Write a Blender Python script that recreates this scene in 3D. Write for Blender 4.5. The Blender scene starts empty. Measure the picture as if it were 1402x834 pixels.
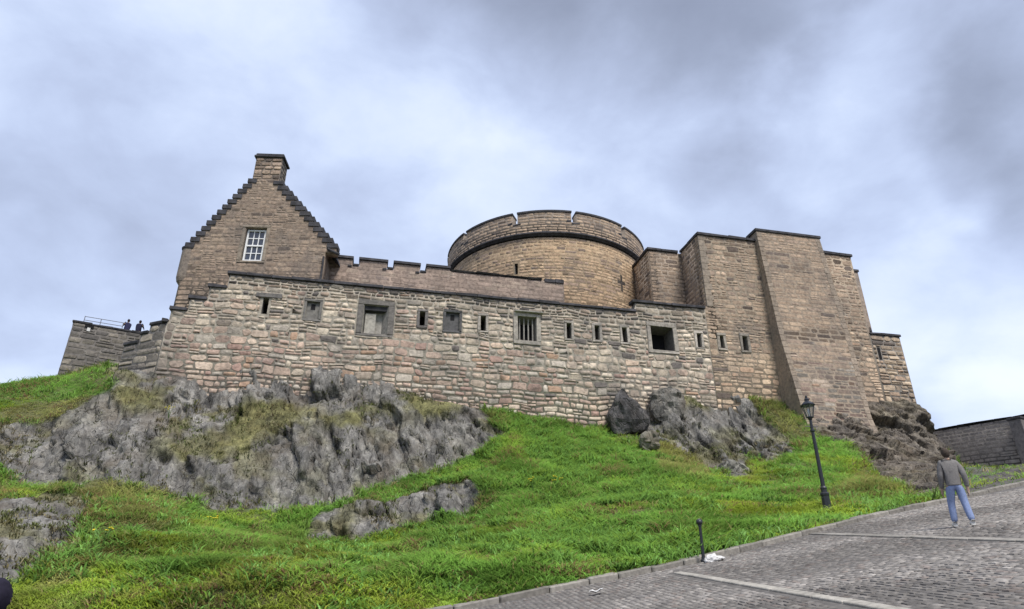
import bpy, bmesh, math, random
import numpy as np
from mathutils import Vector

R = math.radians
random.seed(7)
rng = np.random.default_rng(11)
scene = bpy.context.scene
COL = scene.collection

# ------------------------------------------------------------------ camera
PITCH = R(24.6)
FPX, CX, CY = 900.0, 701.0, 417.0        # focal length and centre in photo pixels
EYE = 1.6
cam_d = bpy.data.cameras.new('camera')
cam = bpy.data.objects.new('camera', cam_d)
COL.objects.link(cam)
cam.location = (0, 0, EYE)
cam.rotation_euler = (math.pi / 2 + PITCH, 0, 0)
cam_d.sensor_fit = 'HORIZONTAL'
cam_d.sensor_width = 36.0
cam_d.lens = 36.0 * FPX / 1402.0
cam_d.clip_start = 0.1
cam_d.clip_end = 3000
scene.camera = cam

# ------------------------------------------------------------------ light
SUN_EL, SUN_AZ = R(58), R(152)           # azimuth clockwise from +Y : behind the camera
EXPOSURE = 1.6
scene.view_settings.view_transform = 'Standard'
scene.view_settings.look = 'None'
scene.view_settings.gamma = 1.0
scene.view_settings.use_curve_mapping = False
scene.view_settings.exposure = EXPOSURE


def pixdir(px, py):
    a = (px - CX) / FPX
    b = (CY - py) / FPX
    v = Vector((a, math.cos(PITCH) - b * math.sin(PITCH), math.sin(PITCH) + b * math.cos(PITCH)))
    return v


def build_world():
    w = bpy.data.worlds.new('World')
    scene.world = w
    w.use_nodes = True
    nt = w.node_tree
    nt.nodes.clear()
    N, L = nt.nodes.new, nt.links.new

    def math_(op, a, b=None, clamp=False):
        n = N('ShaderNodeMath')
        n.operation = op
        n.use_clamp = clamp
        for i, v in enumerate((a, b)):
            if v is None:
                continue
            if isinstance(v, (int, float)):
                n.inputs[i].default_value = v
            else:
                L(v, n.inputs[i])
        return n.outputs[0]

    out = N('ShaderNodeOutputWorld')
    bg = N('ShaderNodeBackground')
    bg.inputs['Strength'].default_value = 0.1
    sky = N('ShaderNodeTexSky')
    sky.sky_type = 'NISHITA'
    sky.sun_disc = False
    sky.sun_elevation = SUN_EL
    sky.sun_rotation = SUN_AZ
    tc = N('ShaderNodeTexCoord')
    nrm = N('ShaderNodeVectorMath')
    nrm.operation = 'NORMALIZE'
    L(tc.outputs['Generated'], nrm.inputs[0])
    sep = N('ShaderNodeSeparateXYZ')
    L(nrm.outputs[0], sep.inputs[0])
    zz = math_('ADD', math_('MAXIMUM', sep.outputs[2], 0.0), 0.28)
    cx = math_('DIVIDE', sep.outputs[0], zz)
    cy = math_('DIVIDE', sep.outputs[1], zz)
    comb = N('ShaderNodeCombineXYZ')
    L(cx, comb.inputs[0])
    L(cy, comb.inputs[1])

    def noise(scale, detail, rough, off, dist=0.0):
        mp = N('ShaderNodeMapping')
        mp.inputs['Location'].default_value = off
        mp.inputs['Scale'].default_value = (1.0, 1.35, 1.0)
        mp.inputs['Rotation'].default_value = (0, 0, R(28))
        L(comb.outputs[0], mp.inputs[0])
        n = N('ShaderNodeTexNoise')
        n.inputs['Scale'].default_value = scale
        n.inputs['Detail'].default_value = detail
        n.inputs['Roughness'].default_value = rough
        n.inputs['Distortion'].default_value = dist
        L(mp.outputs[0], n.inputs['Vector'])
        return n.outputs['Fac']

    n1 = noise(1.5, 6, 0.5, (3.1, 1.7, 0), 0.35)
    n2n = N('ShaderNodeTexNoise')
    n2n.inputs['Scale'].default_value = 5.2
    n2n.inputs['Detail'].default_value = 9
    n2n.inputs['Roughness'].default_value = 0.56
    n2n.inputs['Distortion'].default_value = 0.25
    mp2 = N('ShaderNodeMapping')
    mp2.inputs['Location'].default_value = (2.3, 0.4, 1.1)
    mp2.inputs['Scale'].default_value = (1.0, 1.0, 1.7)
    L(nrm.outputs[0], mp2.inputs[0])
    L(mp2.outputs[0], n2n.inputs['Vector'])
    n2 = n2n.outputs['Fac']
    n3 = noise(1.1, 3, 0.5, (1.3, 5.2, 0), 0.2)

    # large cloud masses, ragged by the noise
    wob = N('ShaderNodeMixRGB')
    wob.blend_type = 'ADD'
    wob.inputs[0].default_value = 1.0
    nv = N('ShaderNodeTexNoise')
    nv.inputs['Scale'].default_value = 3.2
    nv.inputs['Detail'].default_value = 6
    L(nrm.outputs[0], nv.inputs['Vector'])
    sb = N('ShaderNodeVectorMath')
    sb.operation = 'SUBTRACT'
    L(nv.outputs['Color'], sb.inputs[0])
    sb.inputs[1].default_value = (0.5, 0.5, 0.5)
    sc = N('ShaderNodeVectorMath')
    sc.operation = 'SCALE'
    L(sb.outputs[0], sc.inputs[0])
    sc.inputs['Scale'].default_value = 0.38
    ad = N('ShaderNodeVectorMath')
    ad.operation = 'ADD'
    L(nrm.outputs[0], ad.inputs[0])
    L(sc.outputs[0], ad.inputs[1])
    nd = N('ShaderNodeVectorMath')
    nd.operation = 'NORMALIZE'
    L(ad.outputs[0], nd.inputs[0])

    def mass(px, py, r_deg, amt):
        d = pixdir(px, py).normalized()
        dot = N('ShaderNodeVectorMath')
        dot.operation = 'DOT_PRODUCT'
        L(nd.outputs[0], dot.inputs[0])
        dot.inputs[1].default_value = d
        mr = N('ShaderNodeMapRange')
        mr.interpolation_type = 'SMOOTHERSTEP'
        mr.inputs['From Min'].default_value = math.cos(R(r_deg))
        mr.inputs['From Max'].default_value = 1.0
        mr.inputs['To Min'].default_value = 0.0
        mr.inputs['To Max'].default_value = amt
        L(dot.outputs['Value'], mr.inputs['Value'])
        return mr.outputs[0]

    fac = math_('ADD', math_('MULTIPLY', n1, 0.42), math_('MULTIPLY', n2, 0.38))
    fac = math_('ADD', fac, math_('MULTIPLY', n3, 0.18))
    fac = math_('ADD', fac, 0.065)
    for args in ((860, 10, 17, -0.17), (640, -30, 13, -0.10), (1120, -10, 17, -0.11), (1400, 120, 9, -0.14), (1390, 290, 8, -0.06),
                 (60, 260, 14, -0.06), (450, 260, 16, -0.04), (680, 200, 13, 0.06), (1130, 165, 8, 0.11),
                 (1240, 470, 13, 0.12), (1310, 230, 5, 0.08), (180, 60, 22, 0.05), (1340, 575, 5, 0.1), (60, 400, 12, 0.04)):
        fac = math_('ADD', fac, mass(*args))
    ramp = N('ShaderNodeValToRGB')
    cr = ramp.color_ramp
    cr.interpolation = 'B_SPLINE'
    cols = [(0.18, (0.150, 0.172, 0.232)), (0.34, (0.208, 0.240, 0.318)), (0.50, (0.300, 0.350, 0.475)),
            (0.62, (0.372, 0.438, 0.570)), (0.80, (0.54, 0.58, 0.64))]
    cr.elements[0].position = cols[0][0]
    cr.elements[0].color = (*[c * 1 for c in cols[0][1]], 1)
    cr.elements[1].position = cols[-1][0]
    cr.elements[1].color = (*cols[-1][1], 1)
    for p, c in cols[1:-1]:
        e = cr.elements.new(p)
        e.color = (*c, 1)
    L(fac, ramp.inputs[0])
    gain = N('ShaderNodeMixRGB')
    gain.blend_type = 'MULTIPLY'
    gain.inputs[0].default_value = 1.0
    L(ramp.outputs[0], gain.inputs[1])
    gain.inputs[2].default_value = (6.1, 6.05, 6.1, 1)
    mix = N('ShaderNodeMixRGB')
    mix.inputs[0].default_value = 0.94        # cloud cover over the clear sky
    L(sky.outputs[0], mix.inputs[1])
    L(gain.outputs[0], mix.inputs[2])
    L(mix.outputs[0], bg.inputs['Color'])
    L(bg.outputs[0], out.inputs[0])


build_world()
sun_d = bpy.data.lights.new('sun', 'SUN')
sun_d.energy = 1.5
sun_d.angle = R(20)
sun_d.color = (1.0, 0.96, 0.90)
sun = bpy.data.objects.new('sun', sun_d)
COL.objects.link(sun)
sd = Vector((math.sin(SUN_AZ) * math.cos(SUN_EL), math.cos(SUN_AZ) * math.cos(SUN_EL), math.sin(SUN_EL)))
sun.rotation_euler = sd.to_track_quat('Z', 'Y').to_euler()


# ------------------------------------------------------------------ numeric helpers
def at_Y(px, py, Y):
    d = pixdir(px, py)
    t = Y / d.y
    return (d.x * t, Y, EYE + d.z * t)


def project(P):
    P = np.asarray(P, float)
    x, y, z = P[..., 0], P[..., 1], P[..., 2] - EYE
    c, s = math.cos(PITCH), math.sin(PITCH)
    dep = y * c + z * s
    up = -y * s + z * c
    dep = np.maximum(dep, 0.01)
    return CX + FPX * x / dep, CY - FPX * up / dep, dep


def hash3(ix, iy, iz, k=0):
    h = (ix.astype(np.int64) * 73856093) ^ (iy.astype(np.int64) * 19349663) ^ (iz.astype(np.int64) * 83492791) ^ (k * 2654435761)
    h = (h ^ (h >> 13)) * 1274126177
    h = h ^ (h >> 16)
    return (h & 0xFFFFF) / float(0xFFFFF)


def vnoise(P):
    i = np.floor(P).astype(np.int64)
    f = P - i
    f = f * f * (3 - 2 * f)
    r = 0
    for dx in (0, 1):
        for dy in (0, 1):
            for dz in (0, 1):
                w = (f[:, 0] if dx else 1 - f[:, 0]) * (f[:, 1] if dy else 1 - f[:, 1]) * (f[:, 2] if dz else 1 - f[:, 2])
                r = r + w * hash3(i[:, 0] + dx, i[:, 1] + dy, i[:, 2] + dz)
    return r


def fbm(P, octv=4, gain=0.5):
    P = np.asarray(P, float)
    a, s, t = 1.0, 0.0, 0.0
    for o in range(octv):
        s = s + a * vnoise(P * (2.0 ** o) + 17.3 * o)
        t += a
        a *= gain
    return s / t


def worley(P, seed=0, block=False):
    """nearest cell's random value, F2-F1 and a tilted facet height"""
    i = np.floor(P).astype(np.int64)
    n = len(P)
    f1 = np.full(n, 9.0)
    f2 = np.full(n, 9.0)
    val = np.zeros(n)
    tilt = np.zeros(n)
    for dx in (-1, 0, 1):
        for dy in (-1, 0, 1):
            for dz in (-1, 0, 1):
                c = i + np.array([dx, dy, dz])
                q = np.stack([hash3(c[:, 0], c[:, 1], c[:, 2], seed + k) for k in (1, 2, 3)], 1) + c
                v = P - q
                d = np.abs(v).max(1) if block else np.sqrt((v * v).sum(1))
                m = d < f1
                f2 = np.where(m, f1, np.minimum(f2, d))
                hv = hash3(c[:, 0], c[:, 1], c[:, 2], seed + 4)
                tx = hash3(c[:, 0], c[:, 1], c[:, 2], seed + 5) - 0.5
                tz = hash3(c[:, 0], c[:, 1], c[:, 2], seed + 6) - 0.5
                val = np.where(m, hv, val)
                tilt = np.where(m, v[:, 0] * tx * 2 + v[:, 2] * tz * 2, tilt)
                f1 = np.where(m, d, f1)
    return val, f2 - f1, tilt


def in_poly(x, y, poly):
    ins = np.zeros(x.shape, bool)
    j = len(poly) - 1
    for i in range(len(poly)):
        xi, yi = poly[i]
        xj, yj = poly[j]
        c = ((yi > y) != (yj > y)) & (x < (xj - xi) * (y - yi) / (yj - yi + 1e-9) + xi)
        ins ^= c
        j = i
    return ins


def smooth(a, b, x):
    t = np.clip((x - a) / (b - a), 0, 1)
    return t * t * (3 - 2 * t)


# ------------------------------------------------------------------ materials
def new_mat(name):
    m = bpy.data.materials.new(name)
    m.use_nodes = True
    nt = m.node_tree
    b = nt.nodes['Principled BSDF']
    return m, nt, b


def node(nt, t, **kw):
    n = nt.nodes.new(t)
    for k, v in kw.items():
        setattr(n, k, v)
    return n


def tex_noise(nt, pos, scale, detail=5, rough=0.55, dist=0.0, vec_scale=None):
    n = node(nt, 'ShaderNodeTexNoise')
    n.inputs['Scale'].default_value = scale
    n.inputs['Detail'].default_value = detail
    n.inputs['Roughness'].default_value = rough
    n.inputs['Distortion'].default_value = dist
    if vec_scale:
        mp = node(nt, 'ShaderNodeMapping')
        mp.inputs['Scale'].default_value = vec_scale
        nt.links.new(pos, mp.inputs[0])
        pos = mp.outputs[0]
    nt.links.new(pos, n.inputs['Vector'])
    return n.outputs['Fac']


def ramp(nt, fac, stops):
    r = node(nt, 'ShaderNodeValToRGB')
    e = r.color_ramp.elements
    e[0].position, e[0].color = stops[0][0], (*stops[0][1], 1)
    e[1].position, e[1].color = stops[-1][0], (*stops[-1][1], 1)
    for p, c in stops[1:-1]:
        x = e.new(p)
        x.color = (*c, 1)
    nt.links.new(fac, r.inputs[0])
    return r.outputs[0]


def mixc(nt, mode, fac, a, b):
    m = node(nt, 'ShaderNodeMixRGB', blend_type=mode)
    for i, v in enumerate((fac, a, b)):
        if isinstance(v, (int, float)):
            m.inputs[i].default_value = v
        elif isinstance(v, tuple):
            m.inputs[i].default_value = (*v, 1)
        else:
            nt.links.new(v, m.inputs[i])
    return m.outputs[0]


def bump(nt, b, h, strength, dist):
    n = node(nt, 'ShaderNodeBump')
    n.inputs['Strength'].default_value = strength
    n.inputs['Distance'].default_value = dist
    nt.links.new(h, n.inputs['Height'])
    nt.links.new(n.outputs[0], b.inputs['Normal'])


def mat_stone(name, stain=0.55, bumpd=0.03, rough=0.92):
    m, nt, b = new_mat(name)
    at = node(nt, 'ShaderNodeAttribute', attribute_name='Col')
    geo = node(nt, 'ShaderNodeNewGeometry')
    pos = geo.outputs['Position']
    f1 = tex_noise(nt, pos, 5.0, 6, 0.62)
    c = mixc(nt, 'MULTIPLY', 1.0, at.outputs['Color'], ramp(nt, f1, [(0.28, (0.55, 0.54, 0.53)), (0.5, (0.98, 0.98, 0.98)), (0.72, (1.32, 1.3, 1.26))]))
    f2 = tex_noise(nt, pos, 0.55, 6, 0.68, 0.3, (1.0, 1.0, 0.62))
    st = ramp(nt, f2, [(0.46, (0, 0, 0)), (0.66, (stain, stain, stain))])
    c = mixc(nt, 'MIX', st, c, (0.105, 0.098, 0.092))
    f3 = tex_noise(nt, pos, 1.6, 5, 0.7, 0.5)
    lich = ramp(nt, f3, [(0.60, (0, 0, 0)), (0.74, (0.38, 0.38, 0.38))])
    c = mixc(nt, 'MIX', lich, c, (0.42, 0.39, 0.345))
    nt.links.new(c, b.inputs['Base Color'])
    b.inputs['Roughness'].default_value = rough
    b.inputs['Specular IOR Level'].default_value = 0.25
    f4 = tex_noise(nt, pos, 9.0, 7, 0.65)
    bump(nt, b, f4, 0.9, bumpd)
    return m


def mat_attr(name, rough=0.9, spec=0.3, nscale=8, bumpd=0.01, var=0.25, metal=0.0):
    m, nt, b = new_mat(name)
    at = node(nt, 'ShaderNodeAttribute', attribute_name='Col')
    geo = node(nt, 'ShaderNodeNewGeometry')
    f = tex_noise(nt, geo.outputs['Position'], nscale, 5, 0.6)
    c = mixc(nt, 'MULTIPLY', 1.0, at.outputs['Color'], ramp(nt, f, [(0.3, (1 - var,) * 3), (0.7, (1 + var,) * 3)]))
    nt.links.new(c, b.inputs['Base Color'])
    b.inputs['Roughness'].default_value = rough
    b.inputs['Specular IOR Level'].default_value = spec
    b.inputs['Metallic'].default_value = metal
    bump(nt, b, f, 0.6, bumpd)
    return m


def mat_plain(name, col, rough=0.7, spec=0.3, nscale=12, bumpd=0.004, var=0.18, metal=0.0):
    m, nt, b = new_mat(name)
    geo = node(nt, 'ShaderNodeNewGeometry')
    f = tex_noise(nt, geo.outputs['Position'], nscale, 5, 0.6)
    c = ramp(nt, f, [(0.3, tuple(x * (1 - var) for x in col)), (0.7, tuple(min(1, x * (1 + var)) for x in col))])
    nt.links.new(c, b.inputs['Base Color'])
    b.inputs['Roughness'].default_value = rough
    b.inputs['Specular IOR Level'].default_value = spec
    b.inputs['Metallic'].default_value = metal
    bump(nt, b, f, 0.5, bumpd)
    return m


def mat_hill():
    m, nt, b = new_mat('hillside_ground')
    geo = node(nt, 'ShaderNodeNewGeometry')
    pos = geo.outputs['Position']
    at = node(nt, 'ShaderNodeAttribute', attribute_name='Col')
    mk = node(nt, 'ShaderNodeAttribute', attribute_name='rock')
    # crag: grey whin stone with darker streaks, rusty and pale patches
    f1 = tex_noise(nt, pos, 1.3, 9, 0.7, 0.3, (1.0, 1.0, 0.34))
    rockc = ramp(nt, f1, [(0.32, (0.055, 0.053, 0.051)), (0.44, (0.125, 0.119, 0.111)), (0.54, (0.195, 0.186, 0.171)), (0.70, (0.34, 0.322, 0.292))])
    f2 = tex_noise(nt, pos, 7.0, 7, 0.7, 0.2, (1.0, 1.0, 0.5))
    rockc = mixc(nt, 'MULTIPLY', 1.0, rockc, ramp(nt, f2, [(0.30, (0.58, 0.58, 0.58)), (0.5, (1.0, 1.0, 1.0)), (0.7, (1.35, 1.33, 1.28))]))
    f3 = tex_noise(nt, pos, 0.55, 5, 0.6, 0.3)
    rockc = mixc(nt, 'MIX', ramp(nt, f3, [(0.5, (0, 0, 0)), (0.68, (0.55, 0.55, 0.55))]), rockc, (0.145, 0.118, 0.088))
    tn = node(nt, 'ShaderNodeAttribute', attribute_name='Tint')
    c = mixc(nt, 'MULTIPLY', 1.0, tn.outputs['Color'], rockc)
    # soil / turf under the grass
    g = tex_noise(nt, pos, 3.0, 6, 0.65)
    soil = mixc(nt, 'MULTIPLY', 1.0, at.outputs['Color'], ramp(nt, g, [(0.3, (0.55, 0.55, 0.55)), (0.7, (1.25, 1.25, 1.25))]))
    c = mixc(nt, 'MIX', mk.outputs['Fac'], soil, c)
    nt.links.new(c, b.inputs['Base Color'])
    b.inputs['Roughness'].default_value = 0.93
    b.inputs['Specular IOR Level'].default_value = 0.2
    # thin fracture lines, mostly steep
    nz_ = node(nt, 'ShaderNodeTexNoise')
    nz_.inputs['Scale'].default_value = 1.3
    nz_.inputs['Detail'].default_value = 4
    nt.links.new(pos, nz_.inputs['Vector'])
    wp = node(nt, 'ShaderNodeVectorMath', operation='MULTIPLY_ADD')
    nt.links.new(nz_.outputs['Color'], wp.inputs[0])
    wp.inputs[1].default_value = (0.9, 0.9, 0.9)
    nt.links.new(pos, wp.inputs[2])
    mpv = node(nt, 'ShaderNodeMapping')
    mpv.inputs['Scale'].default_value = (1.0, 0.6, 0.22)
    mpv.inputs['Rotation'].default_value = (0, R(14), 0)
    nt.links.new(wp.outputs[0], mpv.inputs[0])
    vo = node(nt, 'ShaderNodeTexVoronoi', feature='DISTANCE_TO_EDGE')
    vo.inputs['Scale'].default_value = 1.9
    nt.links.new(mpv.outputs[0], vo.inputs['Vector'])
    crk = ramp(nt, vo.outputs['Distance'], [(0.0, (0, 0, 0)), (0.05, (1, 1, 1))])
    h = mixc(nt, 'ADD', 0.5, tex_noise(nt, pos, 3.4, 8, 0.7, 0.3, (1.0, 1.0, 0.55)), f2)
    h = mixc(nt, 'ADD', 0.4, h, crk)
    bump(nt, b, h, 1.0, 0.12)
    return m


def mat_grass():
    m, nt, b = new_mat('grass_blades')
    nt.nodes.remove(b)
    out = nt.nodes['Material Output']
    at = node(nt, 'ShaderNodeAttribute', attribute_name='Col')
    d = node(nt, 'ShaderNodeBsdfDiffuse')
    t = node(nt, 'ShaderNodeBsdfTranslucent')
    g = node(nt, 'ShaderNodeBsdfGlossy')
    g.inputs['Roughness'].default_value = 0.55
    mx = node(nt, 'ShaderNodeMixShader')
    mx.inputs[0].default_value = 0.28
    m2 = node(nt, 'ShaderNodeMixShader')
    m2.inputs[0].default_value = 0.03
    L = nt.links.new
    # facet normals bent upward like the sward's, so the blades shade brighter
    geo = node(nt, 'ShaderNodeNewGeometry')
    sc = node(nt, 'ShaderNodeVectorMath', operation='MULTIPLY_ADD')
    L(geo.outputs['Normal'], sc.inputs[0])
    sc.inputs[1].default_value = (0.45, 0.45, 0.45)
    sc.inputs[2].default_value = (0.0, -0.25, 0.9)
    nn = node(nt, 'ShaderNodeVectorMath', operation='NORMALIZE')
    L(sc.outputs[0], nn.inputs[0])
    L(nn.outputs[0], d.inputs['Normal'])
    L(at.outputs['Color'], d.inputs[0])
    L(at.outputs['Color'], t.inputs[0])
    L(d.outputs[0], mx.inputs[1])
    L(t.outputs[0], mx.inputs[2])
    L(mx.outputs[0], m2.inputs[1])
    L(g.outputs[0], m2.inputs[2])
    L(m2.outputs[0], out.inputs[0])
    return m


def mat_glass(name, col=(0.9, 0.95, 1.0), rough=0.05, alpha=None):
    m, nt, b = new_mat(name)
    b.inputs['Base Color'].default_value = (*col, 1)
    b.inputs['Roughness'].default_value = rough
    b.inputs['Transmission Weight'].default_value = 1.0
    b.inputs['IOR'].default_value = 1.45
    return m


def mat_pane(name):
    m, nt, b = new_mat(name)
    b.inputs['Base Color'].default_value = (0.03, 0.035, 0.05, 1)
    b.inputs['Roughness'].default_value = 0.06
    b.inputs['Specular IOR Level'].default_value = 0.9
    return m


M = {}
M['stone'] = mat_stone('weathered_stone')
M['stone_clean'] = mat_stone('dressed_stone', stain=0.3, bumpd=0.015)
M['mortar'] = mat_stone('mortar', stain=0.4, bumpd=0.02)
M['coping'] = mat_plain('coping_stone', (0.05, 0.048, 0.052), 0.85, 0.25, 2.5, 0.04, 0.55)
M['slate'] = mat_plain('roof_slate', (0.05, 0.055, 0.07), 0.6, 0.4, 3, 0.02, 0.35)
M['dark'] = mat_plain('dark_interior', (0.018, 0.017, 0.018), 0.95, 0.1)  # near-black colour stands in for shade inside openings; also on the drain hood
M['hill'] = mat_hill()
M['rock'] = M['hill']
M['grass'] = mat_grass()
M['sett'] = mat_attr('road_setts', 0.9, 0.2, 9, 0.012, 0.3)
M['road'] = mat_plain('road_bed', (0.115, 0.106, 0.098), 0.9, 0.2, 6, 0.03, 0.4)
M['iron'] = mat_plain('black_painted_iron', (0.012, 0.013, 0.016), 0.42, 0.5, 20, 0.002, 0.3)
M['rail'] = mat_plain('grey_steel_rail', (0.16, 0.165, 0.19), 0.5, 0.4, 20, 0.001, 0.2)
M['white'] = mat_plain('white_paint', (0.74, 0.74, 0.72), 0.55, 0.3, 15, 0.002, 0.08)
M['plastic'] = mat_plain('white_plastic', (0.56, 0.545, 0.52), 0.5, 0.4, 14, 0.006, 0.12)
M['pane'] = mat_pane('window_glass')
M['lampglass'] = mat_glass('lantern_glass', (0.95, 0.97, 1.0), 0.18)
M['cloth'] = mat_attr('cloth', 0.85, 0.2, 30, 0.003, 0.18)

# ------------------------------------------------------------------ object helpers
BASE = {}


def thing(name, label, cat, loc=(0, 0, 0), group=None):
    o = bpy.data.objects.new(name, None)
    o.empty_display_size = 0.3
    COL.objects.link(o)
    o.location = loc
    BASE[o] = Vector(loc)
    o['label'] = label
    o['category'] = cat
    if group:
        o['group'] = group
    return o


def mk_mesh(name, V, F, mat, cols=None, smooth_=False, origin=(0, 0, 0)):
    V = np.asarray(V, np.float32) - np.asarray(origin, np.float32)
    me = bpy.data.meshes.new(name)
    if isinstance(F, np.ndarray):
        k = F.shape[1]
        me.vertices.add(len(V))
        me.vertices.foreach_set('co', V.ravel())
        me.loops.add(F.size)
        me.loops.foreach_set('vertex_index', F.ravel().astype(np.int32))
        me.polygons.add(len(F))
        me.polygons.foreach_set('loop_start', np.arange(0, F.size, k, dtype=np.int32))
        me.update(calc_edges=True)
    else:
        me.from_pydata([tuple(map(float, v)) for v in V], [], F)
    if cols is not None:
        cols = np.asarray(cols, np.float32)
        if cols.ndim == 1:
            cols = np.tile(cols, (len(V), 1))
        c4 = np.concatenate([cols, np.ones((len(V), 1), np.float32)], 1)
        at = me.color_attributes.new('Col', 'FLOAT_COLOR', 'POINT')
        at.data.foreach_set('color', c4.ravel())
    if smooth_:
        me.polygons.foreach_set('use_smooth', np.ones(len(me.polygons), bool))
    me.materials.append(mat)
    me.update()
    return me


def part(name, V, F, mat, parent=None, cols=None, smooth_=False, kind=None):
    base = Vector((0, 0, 0))
    if parent is not None:
        base = BASE[parent]
    me = mk_mesh(name, V, F, mat, cols, smooth_, base)
    o = bpy.data.objects.new(name, me)
    COL.objects.link(o)
    if parent is not None:
        o.parent = parent
    BASE[o] = base
    if kind:
        o['kind'] = kind
    return o


def tag(o, label, cat=None, group=None, kind=None):
    if label:
        o['label'] = label
    if cat:
        o['category'] = cat
    if group:
        o['group'] = group
    if kind:
        o['kind'] = kind
    return o


class MB:
    """collects shapes into one mesh"""

    def __init__(self):
        self.V, self.F = [], []

    def add(self, V, F):
        n = len(self.V)
        self.V += [tuple(v) for v in V]
        self.F += [tuple(i + n for i in f) for f in F]

    def hexa(self, P):
        """8 points: 0-3 front loop, 4-7 matching back loop"""
        self.add(P, [(0, 1, 2, 3), (7, 6, 5, 4), (0, 4, 5, 1), (1, 5, 6, 2), (2, 6, 7, 3), (3, 7, 4, 0)])

    def tube(self, pts, rad, n=8, caps=True):
        pts = [Vector(p) for p in pts]
        rings = []
        for i, p in enumerate(pts):
            a = pts[max(i - 1, 0)]
            b = pts[min(i + 1, len(pts) - 1)]
            d = (b - a).normalized()
            ref = Vector((0, 0, 1)) if abs(d.z) < 0.9 else Vector((1, 0, 0))
            u = d.cross(ref).normalized()
            v = d.cross(u)
            r = rad[i] if isinstance(rad, (list, tuple)) else rad
            rings.append([p + (u * math.cos(2 * math.pi * k / n) + v * math.sin(2 * math.pi * k / n)) * r for k in range(n)])
        V = [q for rg in rings for q in rg]
        F = []
        for i in range(len(rings) - 1):
            for k in range(n):
                F.append((i * n + k, i * n + (k + 1) % n, (i + 1) * n + (k + 1) % n, (i + 1) * n + k))
        if caps:
            F.append(tuple(range(n - 1, -1, -1)))
            F.append(tuple((len(rings) - 1) * n + k for k in range(n)))
        self.add(V, F)

    def lathe(self, c, prof, n=16, rot=0.0):
        V, F = [], []
        for (r, z) in prof:
            for k in range(n):
                a = rot + 2 * math.pi * k / n
                V.append((c[0] + r * math.cos(a), c[1] + r * math.sin(a), c[2] + z))
        for i in range(len(prof) - 1):
            for k in range(n):
                F.append((i * n + k, i * n + (k + 1) % n, (i + 1) * n + (k + 1) % n, (i + 1) * n + k))
        F.append(tuple(range(n - 1, -1, -1)))
        F.append(tuple((len(prof) - 1) * n + k for k in range(n)))
        self.add(V, F)

    def build(self, name, mat, parent=None, cols=None, smooth_=False, bev=0.0, kind=None):
        o = part(name, self.V, self.F, mat, parent, cols, smooth_, kind)
        if bev > 0:
            bm = bmesh.new()
            bm.from_mesh(o.data)
            bmesh.ops.bevel(bm, geom=bm.edges[:], offset=bev, segments=1, affect='EDGES', clamp_overlap=True)
            bm.to_mesh(o.data)
            bm.free()
            if cols is not None:
                setcol(o.data, cols)
        return o


def tint_(c, a=0.85, b=1.12):
    f = random.uniform(a, b)
    return tuple(x * f for x in c)


def setcol(me, col):
    if 'Col' in me.attributes:
        me.attributes.remove(me.attributes['Col'])
    at = me.color_attributes.new('Col', 'FLOAT_COLOR', 'POINT')
    at.data.foreach_set('color', np.tile(np.array([*col, 1], np.float32), len(me.vertices)))


# ------------------------------------------------------------------ ground, hillside, road
WA, WD = R(12.5), 40.0           # main wall line: heading and distance straight ahead


def road_z(X, Y):
    z = 0.1126 * Y + 0.154 * X
    return np.clip(z, -2.5, 12.0)


KX = [-70, -30, -14, -0.9, 4.5, 8.2, 11.3, 14.2, 18.2, 30, 70]
KY = [4, 9, 12, 14.9, 16.5, 19, 20.9, 22, 24, 29, 44]


def kerb_y(X):
    return np.interp(X, KX, KY)


def wall_pt(px, py, d=0.0):
    """pixel -> (s, z) on the main wall's plane moved d towards the road"""
    v = pixdir(px, py)
    n = (math.sin(WA), -math.cos(WA))
    t = (d - WD * math.cos(WA)) / (v.x * n[0] + v.y * n[1])
    X, Y, Z = v.x * t, v.y * t, EYE + v.z * t
    return X * math.cos(WA) + (Y - WD) * math.sin(WA), Z


def wall_xyz(s, d, z):
    return (s * math.cos(WA) + d * math.sin(WA), WD + s * math.sin(WA) - d * math.cos(WA), z)


BASELINE = [(165, 505), (200, 508), (320, 505), (300, 516), (400, 520), (430, 508), (500, 512), (540, 530), (580, 545), (640, 556), (700, 568),
            (760, 578), (830, 587), (870, 566), (900, 545), (940, 540), (1000, 546), (1050, 552), (1100, 556), (1150, 556),
            (1190, 552), (1225, 548), (1257, 562)]
BS = [wall_pt(*p) for p in BASELINE]
BSs = np.array([b[0] for b in BS])
BSz = np.array([b[1] for b in BS])


def base_z(s):
    return np.interp(s, BSs, BSz)


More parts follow.
